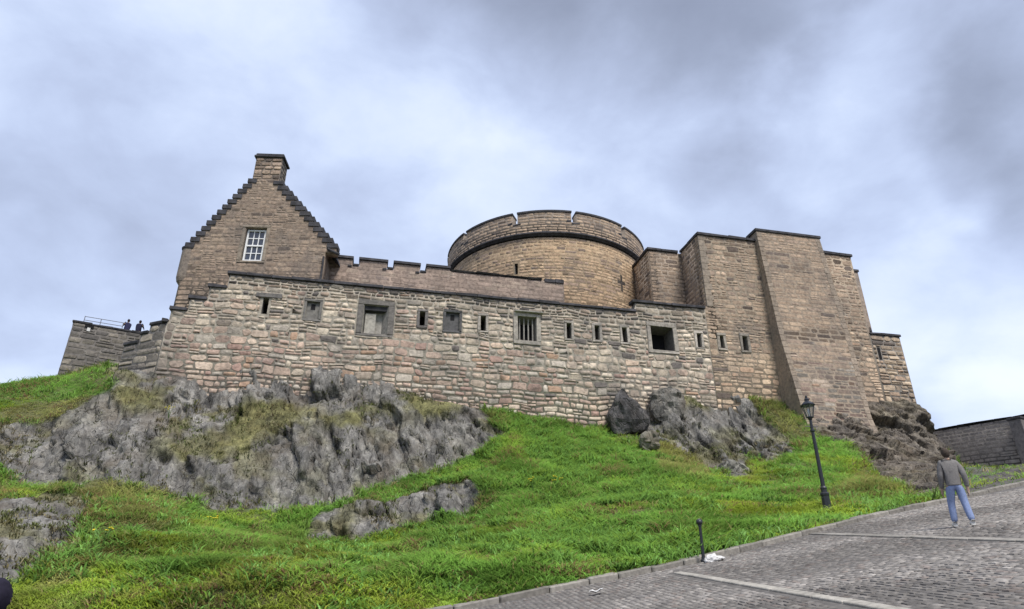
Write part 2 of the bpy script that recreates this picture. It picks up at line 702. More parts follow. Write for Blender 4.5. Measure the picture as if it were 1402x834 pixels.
CTRL = []
for s, z in BS:
    CTRL.append(wall_xyz(s, 0.0, z))
    CTRL.append(wall_xyz(s, -6.0, z + 0.2))
for px, lst in {
    -160: [(545, 36), (600, 31), (700, 24), (834, 15.5)],
    0: [(530, 36), (560, 33.6), (585, 32.3), (640, 30.6), (680, 27), (720, 22.5), (800, 17.5), (834, 16)],
    100: [(513, 37.3), (545, 34.5), (575, 33), (620, 31.6), (664, 30.2), (690, 26.2), (760, 20), (834, 16)],
    150: [(498, 38.2)],
    160: [(520, 35.4)],
    178: [(506, 36.2), (506, 38.6)],
    200: [(510, 35.9), (512, 37.5)],
    201: [(540, 34.2), (555, 33.4), (600, 32.2), (665, 30.6), (690, 27), (760, 20.5), (834, 15.7)],
    300: [(545, 35.8), (570, 34.4), (615, 32.6), (640, 31.9), (692, 30.8), (740, 23.5), (834, 15.3)],
    400: [(548, 36.6), (575, 35.2), (600, 34.2), (640, 33.3), (700, 32.0), (745, 25), (834, 15)],
    500: [(548, 37.3), (572, 36.2), (584, 35.7), (660, 34.1), (688, 31.2), (735, 29.6), (770, 21), (834, 14.9)],
    600: [(553, 38.0), (563, 37.4), (655, 35.4), (668, 31.6), (714, 30.2), (760, 21.5), (834, 15)],
    650: [(566, 38.6), (580, 38.2), (632, 36.6), (660, 31.9), (700, 29)],
    690: [(595, 37.9), (620, 35.6), (700, 27.3), (760, 20)],
    760: [(620, 36.3), (680, 29.5), (740, 21.5)],
    830: [(620, 37.3), (680, 29), (740, 20.5)],
    900: [(580, 42), (603, 40.2), (640, 34.8), (700, 25)],
    1000: [(585, 42.6), (645, 38.6), (680, 29), (720, 22)],
    1080: [(600, 41), (632, 36.5), (680, 27.5)],
    1160: [(585, 42), (612, 38.6), (645, 34), (690, 25)],
    1230: [(585, 43.6), (610, 41.8), (645, 36.5), (670, 28), (690, 23.6)],
    1275: [(587, 44.2), (640, 35), (675, 26)],
    1300: [(640, 36), (665, 28.5)],
}.items():
    for py, Y in lst:
        CTRL.append(at_Y(px, py, Y))
for X in (-40, -26, -14, -9, -4, -0.9, 2, 4.5, 6.5, 8.2, 9.7, 11.3, 12.8, 14.2, 16, 18.2, 24, 30, 45):
    Y = float(kerb_y(X))
    CTRL.append((X, Y, float(road_z(X, Y)) + 0.10))
for X, Y in ((20, 28), (24, 32), (27, 36.5), (45, 52)):
    CTRL.append((X, Y, float(road_z(X, Y)) + 0.1))
for X, Y in ((30, 38), (34.5, 45), (33, 50), (36, 56), (40, 46), (33.5, 47), (32, 41), (30.3, 44.5), (28.6, 41.8), (32.2, 48.0)):
    CTRL.append((X, Y, float(road_z(X, Y)) - 0.75))
for X, Y, Z in ((-36, 44, 12.6), (-44, 40, 10.5), (-50, 30, 6), (-30, 60, 13), (0, 62, 14), (25, 64, 14), (-31, 46, 14.0), (50, 70, 12)):
    CTRL.append((X, Y, Z))
CT = np.array(CTRL)


def tps_fit(P, z, lam=0.02):
    n = len(P)
    d2 = ((P[:, None] - P[None]) ** 2).sum(2)
    K = 0.5 * d2 * np.log(d2 + 1e-9) + lam * np.eye(n) * 10
    A = np.zeros((n + 3, n + 3))
    A[:n, :n] = K
    A[:n, n] = 1
    A[:n, n + 1:] = P
    A[n, :n] = 1
    A[n + 1:, :n] = P.T
    return np.linalg.solve(A, np.concatenate([z, np.zeros(3)]))


TW = tps_fit(CT[:, :2], CT[:, 2])


def tps_eval(X, Y):
    X = np.asarray(X, float)
    Y = np.asarray(Y, float)
    r = TW[len(CT)] + TW[len(CT) + 1] * X + TW[len(CT) + 2] * Y
    for i in range(len(CT)):
        d2 = (X - CT[i, 0]) ** 2 + (Y - CT[i, 1]) ** 2
        r = r + TW[i] * 0.5 * d2 * np.log(d2 + 1e-9)
    return r


ROCKS = [
    [(-40, 590), (0, 577), (40, 582), (100, 562), (135, 545), (165, 520), (160, 500), (275, 492), (430, 490), (515, 500), (545, 533), (600, 543), (640, 543),
     (665, 570), (690, 595), (652, 626), (600, 640), (560, 652), (500, 668), (450, 684), (425, 692), (340, 696), (290, 690), (240, 676), (200, 668),
     (150, 655), (95, 674), (40, 672), (12, 640), (-40, 620)],
    [(422, 738), (428, 712), (465, 692), (535, 686), (560, 680), (600, 668), (640, 661), (654, 685), (642, 702), (560, 718), (470, 737)],
    [(-60, 700), (0, 692), (60, 684), (112, 683), (102, 720), (62, 768), (22, 796), (-60, 830)],
    [(832, 590), (845, 545), (895, 532), (960, 536), (1012, 540), (1042, 570), (1078, 600), (1092, 618), (1062, 634), (1012, 622), (1028, 650),
     (1000, 658), (983, 640), (930, 612), (880, 602)],
    [(1108, 562), (1180, 545), (1200, 535), (1264, 552), (1292, 590), (1306, 630), (1318, 662), (1282, 684), (1250, 674), (1200, 642), (1170, 614), (1122, 600)],
]
# grassy or mossy patches on the crag
TURF = [[(145, 540), (160, 525), (230, 535), (225, 558), (165, 562)], [(240, 610), (320, 578), (330, 566), (400, 552), (440, 556), (400, 580), (340, 610), (300, 632), (250, 628)],
        [(545, 560), (560, 545), (630, 545), (640, 556), (590, 564)], [(905, 560), (930, 540), (985, 545), (975, 560)],
        [(430, 570), (500, 552), (545, 556), (500, 572), (450, 586)]]
DRY = [[(95, 690), (130, 660), (250, 672), (240, 720), (170, 730), (110, 800), (40, 815), (70, 770)], [(890, 612), (930, 606), (985, 640), (960, 662), (905, 650)],
       [(800, 575), (880, 585), (930, 620), (850, 600)], [(1010, 548), (1075, 552), (1110, 600), (1070, 590)], [(60, 545), (140, 545), (90, 570), (0, 580), (0, 560)],
       [(620, 560), (690, 570), (700, 585), (650, 580)], [(1180, 640), (1260, 690), (1220, 700), (1120, 690)], [(-20, 640), (20, 690), (110, 670), (60, 690), (-20, 700)]]


def pix_masks(X, Y, Z):
    px, py, _ = project(np.stack([X, Y, Z], -1))
    P = np.stack([X, Y, Z], -1).reshape(-1, 3)
    jx = (fbm(P * 0.55, 4).reshape(X.shape) - 0.5) * 24 + (fbm(P * 2.4 + 9, 3).reshape(X.shape) - 0.5) * 16
    jy = (fbm(P * 0.6 + 31, 4).reshape(X.shape) - 0.5) * 18 + (fbm(P * 2.6 + 5, 3).reshape(X.shape) - 0.5) * 14
    qx, qy = px + jx, py + jy

    def any_(polys):
        r = np.zeros(X.shape, bool)
        for p in polys:
            r |= in_poly(qx, qy, p)
        return r
    return px, py, any_(ROCKS), any_(TURF), any_(DRY)


def blur(a, n=2):
    a = a.astype(float)
    for _ in range(n):
        a[1:-1] = (a[:-2] + 2 * a[1:-1] + a[2:]) / 4
        a[:, 1:-1] = (a[:, :-2] + 2 * a[:, 1:-1] + a[:, 2:]) / 4
    return a


def build_hillside():
    xs = np.concatenate([np.linspace(-70, -36.2, 30), np.arange(-36, 36, 0.095), np.linspace(36.2, 70, 30)])
    t_front = np.linspace(0, 1, 320)
    nb = 24
    X = np.zeros((320 + nb, len(xs)))
    Y = np.zeros_like(X)
    yk = kerb_y(xs) + 0.12
    yb = WD + xs * math.tan(WA) + 1.3
    yb = np.maximum(yb, yk + 6)
    X[:] = xs[None]
    Y[:320] = yk + (yb - yk) * t_front[:, None]
    Y[320:] = yb + (90 - yb) * (np.linspace(0, 1, nb + 1)[1:, None] ** 1.5)
    Z = tps_eval(X, Y)
    rz = road_z(X, Y)
    # blend into the kerb
    dk = Y - kerb_y(X)
    Z = rz + 0.09 + (Z - rz - 0.09) * smooth(0.0, 2.6, dk)
    Z = np.where(X > 22, Z, np.maximum(Z, np.minimum(rz + 0.05, 11.8)))
    P0 = np.stack([X, Y, Z], -1)
    px, py, rock, turf, dry = pix_masks(X, Y, Z)
    rm = blur(rock, 3)
    tm = blur(turf, 4)
    flat = P0.reshape(-1, 3)
    # hummocky ground
    Z2 = Z + (fbm(flat * 0.35, 4).reshape(X.shape) - 0.5) * 0.9 * smooth(0.3, 2.5, dk) * (1 - rm) * smooth(0, 2, (yb + 0.0)[None] - Y + 1)
    # crag relief: fractured blocks pushed out along the slope's own normal
    gy, gx = np.gradient(Z)
    dX = np.gradient(X, axis=1)
    dY = np.gradient(Y, axis=0)
    sx, sy = gx / np.maximum(dX, 1e-6), gy / np.maximum(dY, 1e-6)
    nl = np.sqrt(sx ** 2 + sy ** 2 + 1)
    N = np.stack([-sx / nl, -sy / nl, 1 / nl], -1)
    idx = np.where(rm.ravel() > 0.01)[0]
    Q = flat[idx].copy()
    warp = np.stack([fbm(Q * 0.8 + k * 7.7, 3) - 0.5 for k in range(3)], 1)
    Q2 = Q + warp * 0.4
    # blocks leaning, taller than wide
    sh = Q2.copy()
    sh[:, 0] += 0.35 * Q2[:, 2]
    # the rock under the tall block lies in tumbled beds instead
    rgt = (px.ravel()[idx] > 1095)[:, None]
    Q3 = Q2.copy()
    Q3[:, 2] += 0.3 * Q2[:, 0]

    def cells(a, b, off, seed):
        return worley(np.where(rgt, Q3 * np.array(b), sh * np.array(a)) + off, seed, True)
    v1, e1, t1 = cells([0.75, 0.35, 0.24], [0.42, 0.42, 0.75], 0.0, 3)
    v2, e2, t2 = cells([1.9, 0.9, 0.60], [1.0, 1.0, 1.7], 5.1, 11)
    v3, e3, t3 = cells([4.2, 2.4, 1.7], [2.3, 2.3, 3.4], 2.7, 23)
    disp = (v1 - 0.5) * 0.85 + t1 * 0.5 - 0.20 * np.exp(-e1 * 30)
    disp += (v2 - 0.5) * 0.42 + t2 * 0.28 - 0.14 * np.exp(-e2 * 26)
    disp += (v3 - 0.5) * 0.10 + t3 * 0.12 - 0.03 * np.exp(-e3 * 14)
    disp += (fbm(Q * 0.45, 4, 0.4) - 0.5) * 0.6
    pits = smooth(0.73, 0.78, fbm(Q * np.array([0.9, 0.9, 1.2]) + 77, 3))
    disp -= 0.25 * pits
    disp = np.where(rgt[:, 0], disp * 1.25, disp)
    d = np.zeros(X.size)
    d[idx] = disp * (rm.ravel()[idx] ** 0.8) * (1 - 0.75 * tm.ravel()[idx])
    d = d.reshape(X.shape)
    for pol in ([(392, 512), (424, 512), (428, 548), (400, 552)], [(285, 512), (352, 514), (350, 528), (290, 530)], [(355, 512), (372, 512), (368, 540), (352, 535)], [(212, 625), (236, 622), (232, 640), (214, 640)]):
        d -= 0.9 * blur(in_poly(px, py, pol), 3)
    # close to the wall foot the relief dies out
    swall = (Y - WD) * math.cos(WA) - X * math.sin(WA)
    d *= 1 - 0.6 * smooth(-1.0, 0.2, swall)
    d = np.where(swall > 0.0, np.minimum(d, 0.25), d)
    NH = N * np.array([1.0, 1.0, 0.45])
    W = np.stack([X, Y, Z2], -1) + NH * d[..., None]
    # horizontal shift cannot fold over the kerb
    W[..., 1] = np.maximum(W[..., 1], (kerb_y(X) + 0.1))
    # colours
    nz = fbm(flat * 0.45 + 3, 4).reshape(X.shape)
    green = np.array([0.085, 0.165, 0.022])
    brown = np.array([0.12, 0.12, 0.05])
    dirt = np.array([0.125, 0.115, 0.105])
    k = smooth(0.42, 0.62, nz + 0.25 * blur(dry, 3))[..., None]
    C = green * (1 - k) + brown * k
    right = smooth(0.648, 0.665, X / np.maximum(Y, 1))[..., None] * smooth(19, 21, X + 0 * Y)[..., None] if False else smooth(1296, 1312, px + (nz - 0.5) * 30)[..., None]
    C = C * (1 - right) + dirt * (0.7 + 0.6 * nz[..., None]) * right
    tint = 0.78 + 0.36 * fbm(flat * 0.25 + 8, 3).reshape(X.shape)
    RC = np.stack([tint, tint, tint * 1.0], -1)
    # moss and thin turf on the ledges of the crag (olive tint), darker browner stone at the right
    moss = (tm * 0.8)[..., None] + (smooth(0.46, 0.62, fbm(flat * 0.7 + 40, 4).reshape(X.shape)) * smooth(0.42, 0.7, N[..., 2]))[..., None] * 0.75
    moss = np.clip(moss, 0, 1) * (1 - 0.7 * smooth(1100, 1130, px))[..., None]
    RC = RC * (1 - moss) + np.array([0.86, 0.86, 0.42]) * moss * 0.9
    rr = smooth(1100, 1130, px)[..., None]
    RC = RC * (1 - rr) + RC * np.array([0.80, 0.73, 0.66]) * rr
    rl = (smooth(130, 60, px) * smooth(675, 700, py))[..., None]
    RC = RC * (1 + 0.12 * rl)
    rmask = np.where(rm > 0.3, 1, rm / 0.3)
    nr, nc = X.shape
    ii = (np.arange(nr - 1)[:, None] * nc + np.arange(nc - 1)[None]).ravel()
    F = np.stack([ii, ii + 1, ii + nc + 1, ii + nc], 1)
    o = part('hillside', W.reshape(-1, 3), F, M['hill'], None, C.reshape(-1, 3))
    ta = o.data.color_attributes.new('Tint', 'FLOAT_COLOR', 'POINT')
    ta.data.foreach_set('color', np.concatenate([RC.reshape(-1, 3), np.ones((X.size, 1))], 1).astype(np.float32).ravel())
    at = o.data.attributes.new('rock', 'FLOAT', 'POINT')
    at.data.foreach_set('value', rmask.ravel().astype(np.float32))
    tag(o, None, kind='structure')
    return dict(W=W, rock=rmask, turf=tm, dry=blur(dry, 3), xs=xs, px=px, py=py, nz=nz, right=right[..., 0], obj=o, N=N)


HILL = build_hillside()


def build_far_ground():
    n, m = 48, 24
    V, F = [], []
    rad = np.concatenate([[0], np.geomspace(4, 900, m)])
    for r in rad:
        for k in range(n):
            a = 2 * math.pi * k / n
            x, y = r * math.cos(a), 20 + r * math.sin(a)
            z = float(road_z(x, y)) - 0.35
            V.append((x, y, z - 0.8 * (y > float(kerb_y(x)) + 2)))
    for i in range(m):
        for k in range(n):
            F.append((i * n + k, i * n + (k + 1) % n, (i + 1) * n + (k + 1) % n, (i + 1) * n + k))
    o = part('ground', V, F, mat_plain('distant_turf', (0.06, 0.075, 0.03), 0.95, 0.1, 0.3, 0.05, 0.3))
    tag(o, None, kind='structure')


build_far_ground()


# ------------------------------------------------------------------ stone laying
class Plane:
    def __init__(self, ox, oy, ang, batter=None):
        self.o = (ox, oy)
        self.u = (math.cos(ang), math.sin(ang))
        self.n = (math.sin(ang), -math.cos(ang))
        self.batter = batter or (lambda z: 0.0 * z)

    def map(self, s, z, d):
        s, z, d = np.broadcast_arrays(np.asarray(s, float), np.asarray(z, float), np.asarray(d, float))
        dd = d + self.batter(z)
        return np.stack([self.o[0] + self.u[0] * s + self.n[0] * dd, self.o[1] + self.u[1] * s + self.n[1] * dd, z], -1)

    def hit(self, px, py, d=0.0):
        v = pixdir(px, py)
        t = (d + self.n[0] * self.o[0] + self.n[1] * self.o[1]) / (v.x * self.n[0] + v.y * self.n[1])
        X, Y, Z = v.x * t, v.y * t, EYE + v.z * t
        return (X - self.o[0]) * self.u[0] + (Y - self.o[1]) * self.u[1], Z


class Drum:
    def __init__(self, cx, cy, r):
        self.c = (cx, cy)
        self.r = r
        self.th0 = math.atan2(-cx, -cy) * 0 + math.atan2(cx, cy)   # bearing of the axis from the camera

    def map(self, s, z, d):
        s, z, d = np.broadcast_arrays(np.asarray(s, float), np.asarray(z, float), np.asarray(d, float))
        th = s / self.r - self.th0
        rr = self.r + d
        return np.stack([self.c[0] + rr * np.sin(th), self.c[1] - rr * np.cos(th), z], -1)

    def hit(self, px, py, d=0.0):
        v = pixdir(px, py)
        r = self.r + d
        a = v.x ** 2 + v.y ** 2
        b = -2 * (v.x * self.c[0] + v.y * self.c[1])
        c = self.c[0] ** 2 + self.c[1] ** 2 - r * r
        t = (-b - math.sqrt(max(b * b - 4 * a * c, 0))) / (2 * a)
        X, Y = v.x * t, v.y * t
        th = math.atan2(X - self.c[0], -(Y - self.c[1]))
        return (th + self.th0) * self.r, EYE + v.z * t


def wall_core(S, s0, s1, z0, z1, inside, holes, thick, mat, col, parent, name='wall_core', sub=1.5, zsub=None, extra_s=(), extra_z=()):
    ss = set([s0, s1, *extra_s])
    zs = set([z0, z1, *extra_z])
    for h in holes:
        ss.update(h[:2])
        zs.update(h[2:4])
    n = max(1, int((s1 - s0) / sub))
    ss.update(np.linspace(s0, s1, n + 1))
    if zsub:
        zs.update(np.linspace(z0, z1, max(1, int((z1 - z0) / zsub)) + 1))
    ss = sorted(x for x in ss if s0 - 1e-6 <= x <= s1 + 1e-6)
    zs = sorted(x for x in zs if z0 - 1e-6 <= x <= z1 + 1e-6)

    def uniq(a):
        r = [a[0]]
        for x in a[1:]:
            if x - r[-1] > 1e-3:
                r.append(x)
        return np.array(r)
    ss, zs = uniq(ss), uniq(zs)
    nS, nZ = len(ss) - 1, len(zs) - 1
    sc, zc = (ss[1:] + ss[:-1]) / 2, (zs[1:] + zs[:-1]) / 2
    G = np.zeros((nS, nZ), bool)
    H = np.zeros((nS, nZ), bool)
    for i in range(nS):
        for j in range(nZ):
            G[i, j] = inside(sc[i], zc[j])
            H[i, j] = any(h[0] < sc[i] < h[1] and h[2] < zc[j] < h[3] for h in holes)
    SS, ZZ = np.meshgrid(ss, zs, indexing='ij')
    Vf = S.map(SS, ZZ, 0.0).reshape(-1, 3)
    Vb = S.map(SS, ZZ, -thick).reshape(-1, 3)
    V = np.concatenate([Vf, Vb])
    nv = len(Vf)
    F = []

    def id_(i, j):
        return i * (nZ + 1) + j
    for i in range(nS):
        for j in range(nZ):
            if not G[i, j]:
                continue
            a, b, c, d = id_(i, j), id_(i + 1, j), id_(i + 1, j + 1), id_(i, j + 1)
            if not H[i, j]:
                F.append((a, b, c, d))
            F.append((d + nv, c + nv, b + nv, a + nv))
            if i == 0 or not G[i - 1, j]:
                F.append((a, d, d + nv, a + nv))
            if i == nS - 1 or not G[i + 1, j]:
                F.append((b, b + nv, c + nv, c))
            if j == nZ - 1 or not G[i, j + 1]:
                F.append((d, c, c + nv, d + nv))
            if j == 0 or not G[i, j - 1]:
                F.append((a, a + nv, b + nv, b))
    return part(name, V, np.array(F), mat, parent, col)


def lay(S, s0, s1, z0, z1, inside, holes, hr, wr, seed, gap=0.03, jit=0.03, split=0.25, warp=0.0, levels=(), step=0.05, zmin=None, split_h=None):
    """returns stones as (s0,s1,z0,z1) rectangles laid in courses"""
    r = np.random.default_rng(seed)
    out = []
    lv = sorted(set([z0, z1, *levels]))
    zs = [lv[0]]
    for a, b in zip(lv[:-1], lv[1:]):
        hh = []
        while sum(hh) < b - a - hr[0] * 0.6:
            hh.append(r.uniform(*hr))
        if not hh:
            hh = [b - a]
        k = (b - a) / sum(hh)
        for h in hh:
            zs.append(zs[-1] + h * k)
    grid = np.arange(s0, s1 + step, step)
    for za, zb in zip(zs[:-1], zs[1:]):
        e = 0.01
        ok = np.array([inside(x, za + e) and inside(x, zb - e) for x in grid])
        i = 0
        spans = []
        while i < len(grid):
            if ok[i]:
                j = i
                while j + 1 < len(grid) and ok[j + 1]:
                    j += 1
                spans.append((grid[i], min(grid[j], s1)))
                i = j + 1
            else:
                i += 1
        for a, b in spans:
            hs = sorted([h for h in holes if h[2] < zb - 0.02 and h[3] > za + 0.02 and h[0] < b and h[1] > a])
            segs = []
            cur = a
            for h in hs:
                if h[0] - cur > 0.1:
                    segs.append((cur, h[0], za, zb))
                if h[2] - za > 0.09:
                    segs.append((max(h[0], cur), min(h[1], b), za, h[2]))
                if zb - h[3] > 0.09:
                    segs.append((max(h[0], cur), min(h[1], b), h[3], zb))
                cur = max(cur, h[1])
            if b - cur > 0.1:
                segs.append((cur, b, za, zb))
            for (p, q, zl, zh) in segs:
                x = p
                while x < q - 0.02:
                    w = r.uniform(*wr) * (0.75 + 0.5 * (zh - zl) / hr[1])
                    if q - (x + w) < wr[0] * 0.6:
                        w = q - x
                    if zh - zl > (split_h or hr[0] * 1.2) and r.random() < split and w > 0.3:
                        m = zl + (zh - zl) * r.uniform(0.4, 0.6)
                        out.append((x, x + w, zl, m))
                        if w > 2.2 * wr[0] and r.random() < 0.5:
                            mm = x + w * r.uniform(0.35, 0.65)
                            out.append((x, mm, m, zh))
                            out.append((mm, x + w, m, zh))
                        else:
                            out.append((x, x + w, m, zh))
                    else:
                        out.append((x, x + w, zl, zh))
                    x += w
    A = np.array(out)
    if zmin is not None and len(A):
        A = A[A[:, 3] > zmin((A[:, 0] + A[:, 1]) / 2)]
    return A


RING = np.array([(-1, -0.45), (-0.55, -1), (0.5, -1), (1, -0.5), (1, 0.5), (0.5, 1), (-0.5, 1), (-1, 0.55)])


def stone_mesh_arrays(S, A, seed, gap, jit, relief, warpf=None, back=0.04, pillow=0.75, cutr=(0.18, 0.6)):
    r = np.random.default_rng(seed)
    n = len(A)
    cs, cz = (A[:, 0] + A[:, 1]) / 2, (A[:, 2] + A[:, 3]) / 2
    hw, hh = (A[:, 1] - A[:, 0]) / 2 - gap / 2, (A[:, 3] - A[:, 2]) / 2 - gap / 2
    hw, hh = np.maximum(hw, 0.03), np.maximum(hh, 0.02)
    # the corner cut is about the same length both ways
    cut = np.minimum(hw, hh) * r.uniform(*cutr, n)
    rx = np.zeros((n, 8))
    rz = np.zeros((n, 8))
    fx = 1 - cut / hw
    fz = 1 - cut / hh
    sx = np.array([-1, -1, 1, 1, 1, 1, -1, -1])
    for k, (ax, az) in enumerate([(-1, -9), (-9, -1), (9, -1), (1, -9), (1, 9), (9, 1), (-9, 1), (-1, 9)]):
        rx[:, k] = np.sign(ax) * (fx if abs(ax) == 9 else 1) * hw
        rz[:, k] = np.sign(az) * (fz if abs(az) == 9 else 1) * hh
    jj = np.minimum(jit, 0.22 * np.minimum(hw, hh))[:, None]
    rx += r.uniform(-1, 1, (n, 8)) * jj
    rz += r.uniform(-1, 1, (n, 8)) * jj
    out = r.uniform(0.35, 1.0, n)[:, None] * relief
    tilt = r.uniform(-0.4, 0.4, n)[:, None] * relief
    s_o, z_o = cs[:, None] + rx, cz[:, None] + rz
    inset = np.minimum(0.055, 0.3 * np.minimum(hw, hh))[:, None]
    s_i = cs[:, None] + rx * (1 - inset / hw[:, None])
    z_i = cz[:, None] + rz * (1 - inset / hh[:, None])
    d_o = np.full((n, 8), -back)
    d_m = out * pillow + tilt * (rz / hh[:, None]) + r.uniform(-0.15, 0.15, (n, 8)) * relief
    d_c = out[:, 0] * 1.1 + r.uniform(-0.1, 0.2, n) * relief
    s = np.concatenate([s_o, s_i, cs[:, None]], 1)
    z = np.concatenate([z_o, z_i, cz[:, None]], 1)
    d = np.concatenate([d_o, np.maximum(d_m, 0.003), np.maximum(d_c, 0.004)[:, None]], 1)
    if warpf is not None:
        s, z = warpf(s, z)
    V = S.map(s, z, d)            # n x 17 x 3
    f4 = [(k, (k + 1) % 8, 8 + (k + 1) % 8, 8 + k) for k in range(8)]
    f3 = [(8 + k, 8 + (k + 1) % 8, 16) for k in range(8)]
    tri = []
    for a, b, c, e in f4:
        tri += [(a, b, c), (a, c, e)]
    tri += f3
    return V, np.array(tri), (cs, cz, hw, hh)


def add_stones(S, A, seed, colfn, parent, mat, gap=0.03, jit=0.03, relief=0.05, warpf=None, nsep=300, minpx=9.0, name='stone', rest='small_stones', pillow=0.75, cutr=(0.18, 0.6)):
    if len(A) == 0:
        return
    V, T, (cs, cz, hw, hh) = stone_mesh_arrays(S, A, seed, gap, jit, relief, warpf, pillow=pillow, cutr=cutr)
    C = colfn(cs, cz, np.random.default_rng(seed + 1))
    px, py, dep = project(V[:, :16])
    wpx = px.max(1) - px.min(1)
    hpx = py.max(1) - py.min(1)
    vis = (px.mean(1) > 0) & (px.mean(1) < 1402)
    size = np.where(vis, wpx * hpx, 0)
    order = np.argsort(-size)
    sep = [i for i in order[:nsep] if wpx[i] >= minpx and vis[i]]
    sepset = set(sep)
    others = np.array([i for i in range(len(A)) if i not in sepset], int)
    tl = [tuple(t) for t in T]
    for i in sep:
        part(name, V[i], tl, mat, parent, C[i])
    if len(others):
        n = len(others)
        VV = V[others].reshape(-1, 3)
        FF = (T[None] + (np.arange(n) * 17)[:, None, None]).reshape(-1, 3)
        CC = np.repeat(C[others], 17, 0)
        part(rest, VV, FF, mat, parent, CC, kind='stuff')


def palette(cols, wts, gain=1.0):
    cols = np.array(cols)
    wts = np.array(wts, float) / sum(wts)
    return lambda n, r: cols[r.choice(len(cols), n, p=wts)] * r.uniform(0.82, 1.18, (n, 1)) * gain


PAL_GREY = palette([(0.42, 0.375, 0.305), (0.365, 0.325, 0.265), (0.475, 0.43, 0.35), (0.28, 0.245, 0.205), (0.42, 0.345, 0.275), (0.14, 0.13, 0.122)], [4, 3, 3, 2, 2, 1.0], np.array([1.19, 1.11, 1.06]))
PAL_PINK = palette([(0.46, 0.345, 0.27), (0.41, 0.295, 0.235), (0.49, 0.39, 0.305), (0.36, 0.24, 0.195), (0.43, 0.375, 0.31), (0.42, 0.28, 0.195)], [4, 3, 4, 1.4, 4, 0.7])
PAL_BUFF = palette([(0.295, 0.23, 0.178), (0.27, 0.21, 0.163), (0.315, 0.248, 0.19), (0.235, 0.185, 0.15), (0.13, 0.105, 0.092)], [4, 4, 3, 2, 0.9], np.array([1.26, 1.19, 1.10]))
PAL_DRUM = palette([(0.41, 0.295, 0.18), (0.37, 0.265, 0.165), (0.44, 0.325, 0.205), (0.32, 0.235, 0.165), (0.21, 0.16, 0.12)], [4, 4, 3, 2, 0.6], np.array([1.04, 1.01, 1.05]))
PAL_HOUSE = palette([(0.24, 0.19, 0.155), (0.225, 0.178, 0.145), (0.255, 0.205, 0.165), (0.20, 0.16, 0.135), (0.11, 0.09, 0.08)], [4, 4, 3, 2, 0.8], np.array([1.24, 1.17, 1.07]))
PAL_PAR = palette([(0.315, 0.24, 0.195), (0.29, 0.222, 0.18), (0.33, 0.26, 0.205), (0.25, 0.195, 0.165)], [4, 4, 3, 1])
PAL_DARK = palette([(0.14, 0.125, 0.11), (0.175, 0.155, 0.13), (0.11, 0.10, 0.092), (0.21, 0.185, 0.155)], [3, 3, 2, 1])


def box_on(S, s0, s1, z0, z1, d0, d1, mb=None, jit=0.0, nseg=1):
    """box on a wall surface; d0 back, d1 front"""
    own = mb is None
    mb = mb or MB()
    e = np.linspace(s0, s1, nseg + 1)
    for a, b in zip(e[:-1], e[1:]):
        P = []
        for d in (d1, d0):
            for (s, z) in ((a, z0), (b, z0), (b, z1), (a, z1)):
                P.append(S.map(s, z, d) + (rng.uniform(-jit, jit, 3) if jit else 0))
        mb.hexa(P)
    return mb


def coping_run(S, s0, s1, z, h, d0, d1, parent, length=1.3, name='coping_stone', mat=None, seed=0, nseg=1, slope=0.0):
    r = random.Random(seed)
    x = s0
    while x < s1 - 0.05:
        w = length * r.uniform(0.75, 1.25)
        if s1 - (x + w) < length * 0.5:
            w = s1 - x
        jz = r.uniform(-0.012, 0.012)
        jd = r.uniform(-0.02, 0.02)
        mb = MB()
        e = np.linspace(x + 0.006, x + w - 0.006, nseg + 1)
        for a, b in zip(e[:-1], e[1:]):
            P = []
            for d, dz in ((d1 + jd, -slope), (d0, 0)):
                for (s, zz) in ((a, z + jz), (b, z + jz), (b, z + h + jz + dz), (a, z + h + jz + dz)):
                    P.append(S.map(s, zz + (r.uniform(-0.03, 0.03) if zz > z + 0.1 and nseg == 1 else 0), d + (r.uniform(-0.035, 0.02) if nseg == 1 else 0)))
            mb.hexa(P)
        mb.build(name, mat or M['coping'], parent, bev=0.02 if nseg == 1 else 0)
        x += w


def opening(S, hs, parent, depth=1.1, inner=None, frame=None, frame_mat='stone', frame_col=(0.3, 0.28, 0.25), fw=0.22, back_mat='dark', back_col=None,
            reveal_col=(0.2, 0.185, 0.165), lintel=None, sill=None, name='loophole'):
    """a real hole: splayed reveal, closed back, dressed surround"""
    s0, s1, z0, z1 = hs
    i0, i1, j0, j1 = inner or hs
    A = [S.map(*p, 0.0) for p in ((s0, z0), (s1, z0), (s1, z1), (s0, z1))]
    B = [S.map(*p, -depth) for p in ((i0, j0), (i1, j0), (i1, j1), (i0, j1))]
    mb = MB()
    mb.add(A + B, [(0, 4, 5, 1), (1, 5, 6, 2), (2, 6, 7, 3), (3, 7, 4, 0)])
    o = mb.build(name, M['stone_clean'], parent, reveal_col)
    mb = MB()
    mb.add(B, [(0, 1, 2, 3)])
    # a slab with thickness behind the reveal
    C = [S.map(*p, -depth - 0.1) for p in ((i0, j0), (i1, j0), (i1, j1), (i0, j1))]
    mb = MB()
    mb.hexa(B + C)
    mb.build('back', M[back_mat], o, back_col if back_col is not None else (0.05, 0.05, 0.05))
    if frame:
        f = fw
        rects = {'jamb': [(s0 - f, s0 - 0.004, z0, z1), (s1 + 0.004, s1 + f, z0, z1)],
                 'lintel': [(s0 - f, s1 + f, z1 + 0.004, z1 + f * (lintel or 1.0))],
                 'sill': [(s0 - f, s1 + f, z0 - f * (sill or 0.8), z0 - 0.004)]}
        for nm, rl in rects.items():
            for q in rl:
                box_on(S, *q, -0.15, frame, jit=0.028).build(nm, M[frame_mat], o, tint_(frame_col), bev=0.015)
    return o


def expand(h, m, l=None, s=None):
    return (h[0] - m, h[1] + m, h[2] - (s or m), h[3] + (l or m))


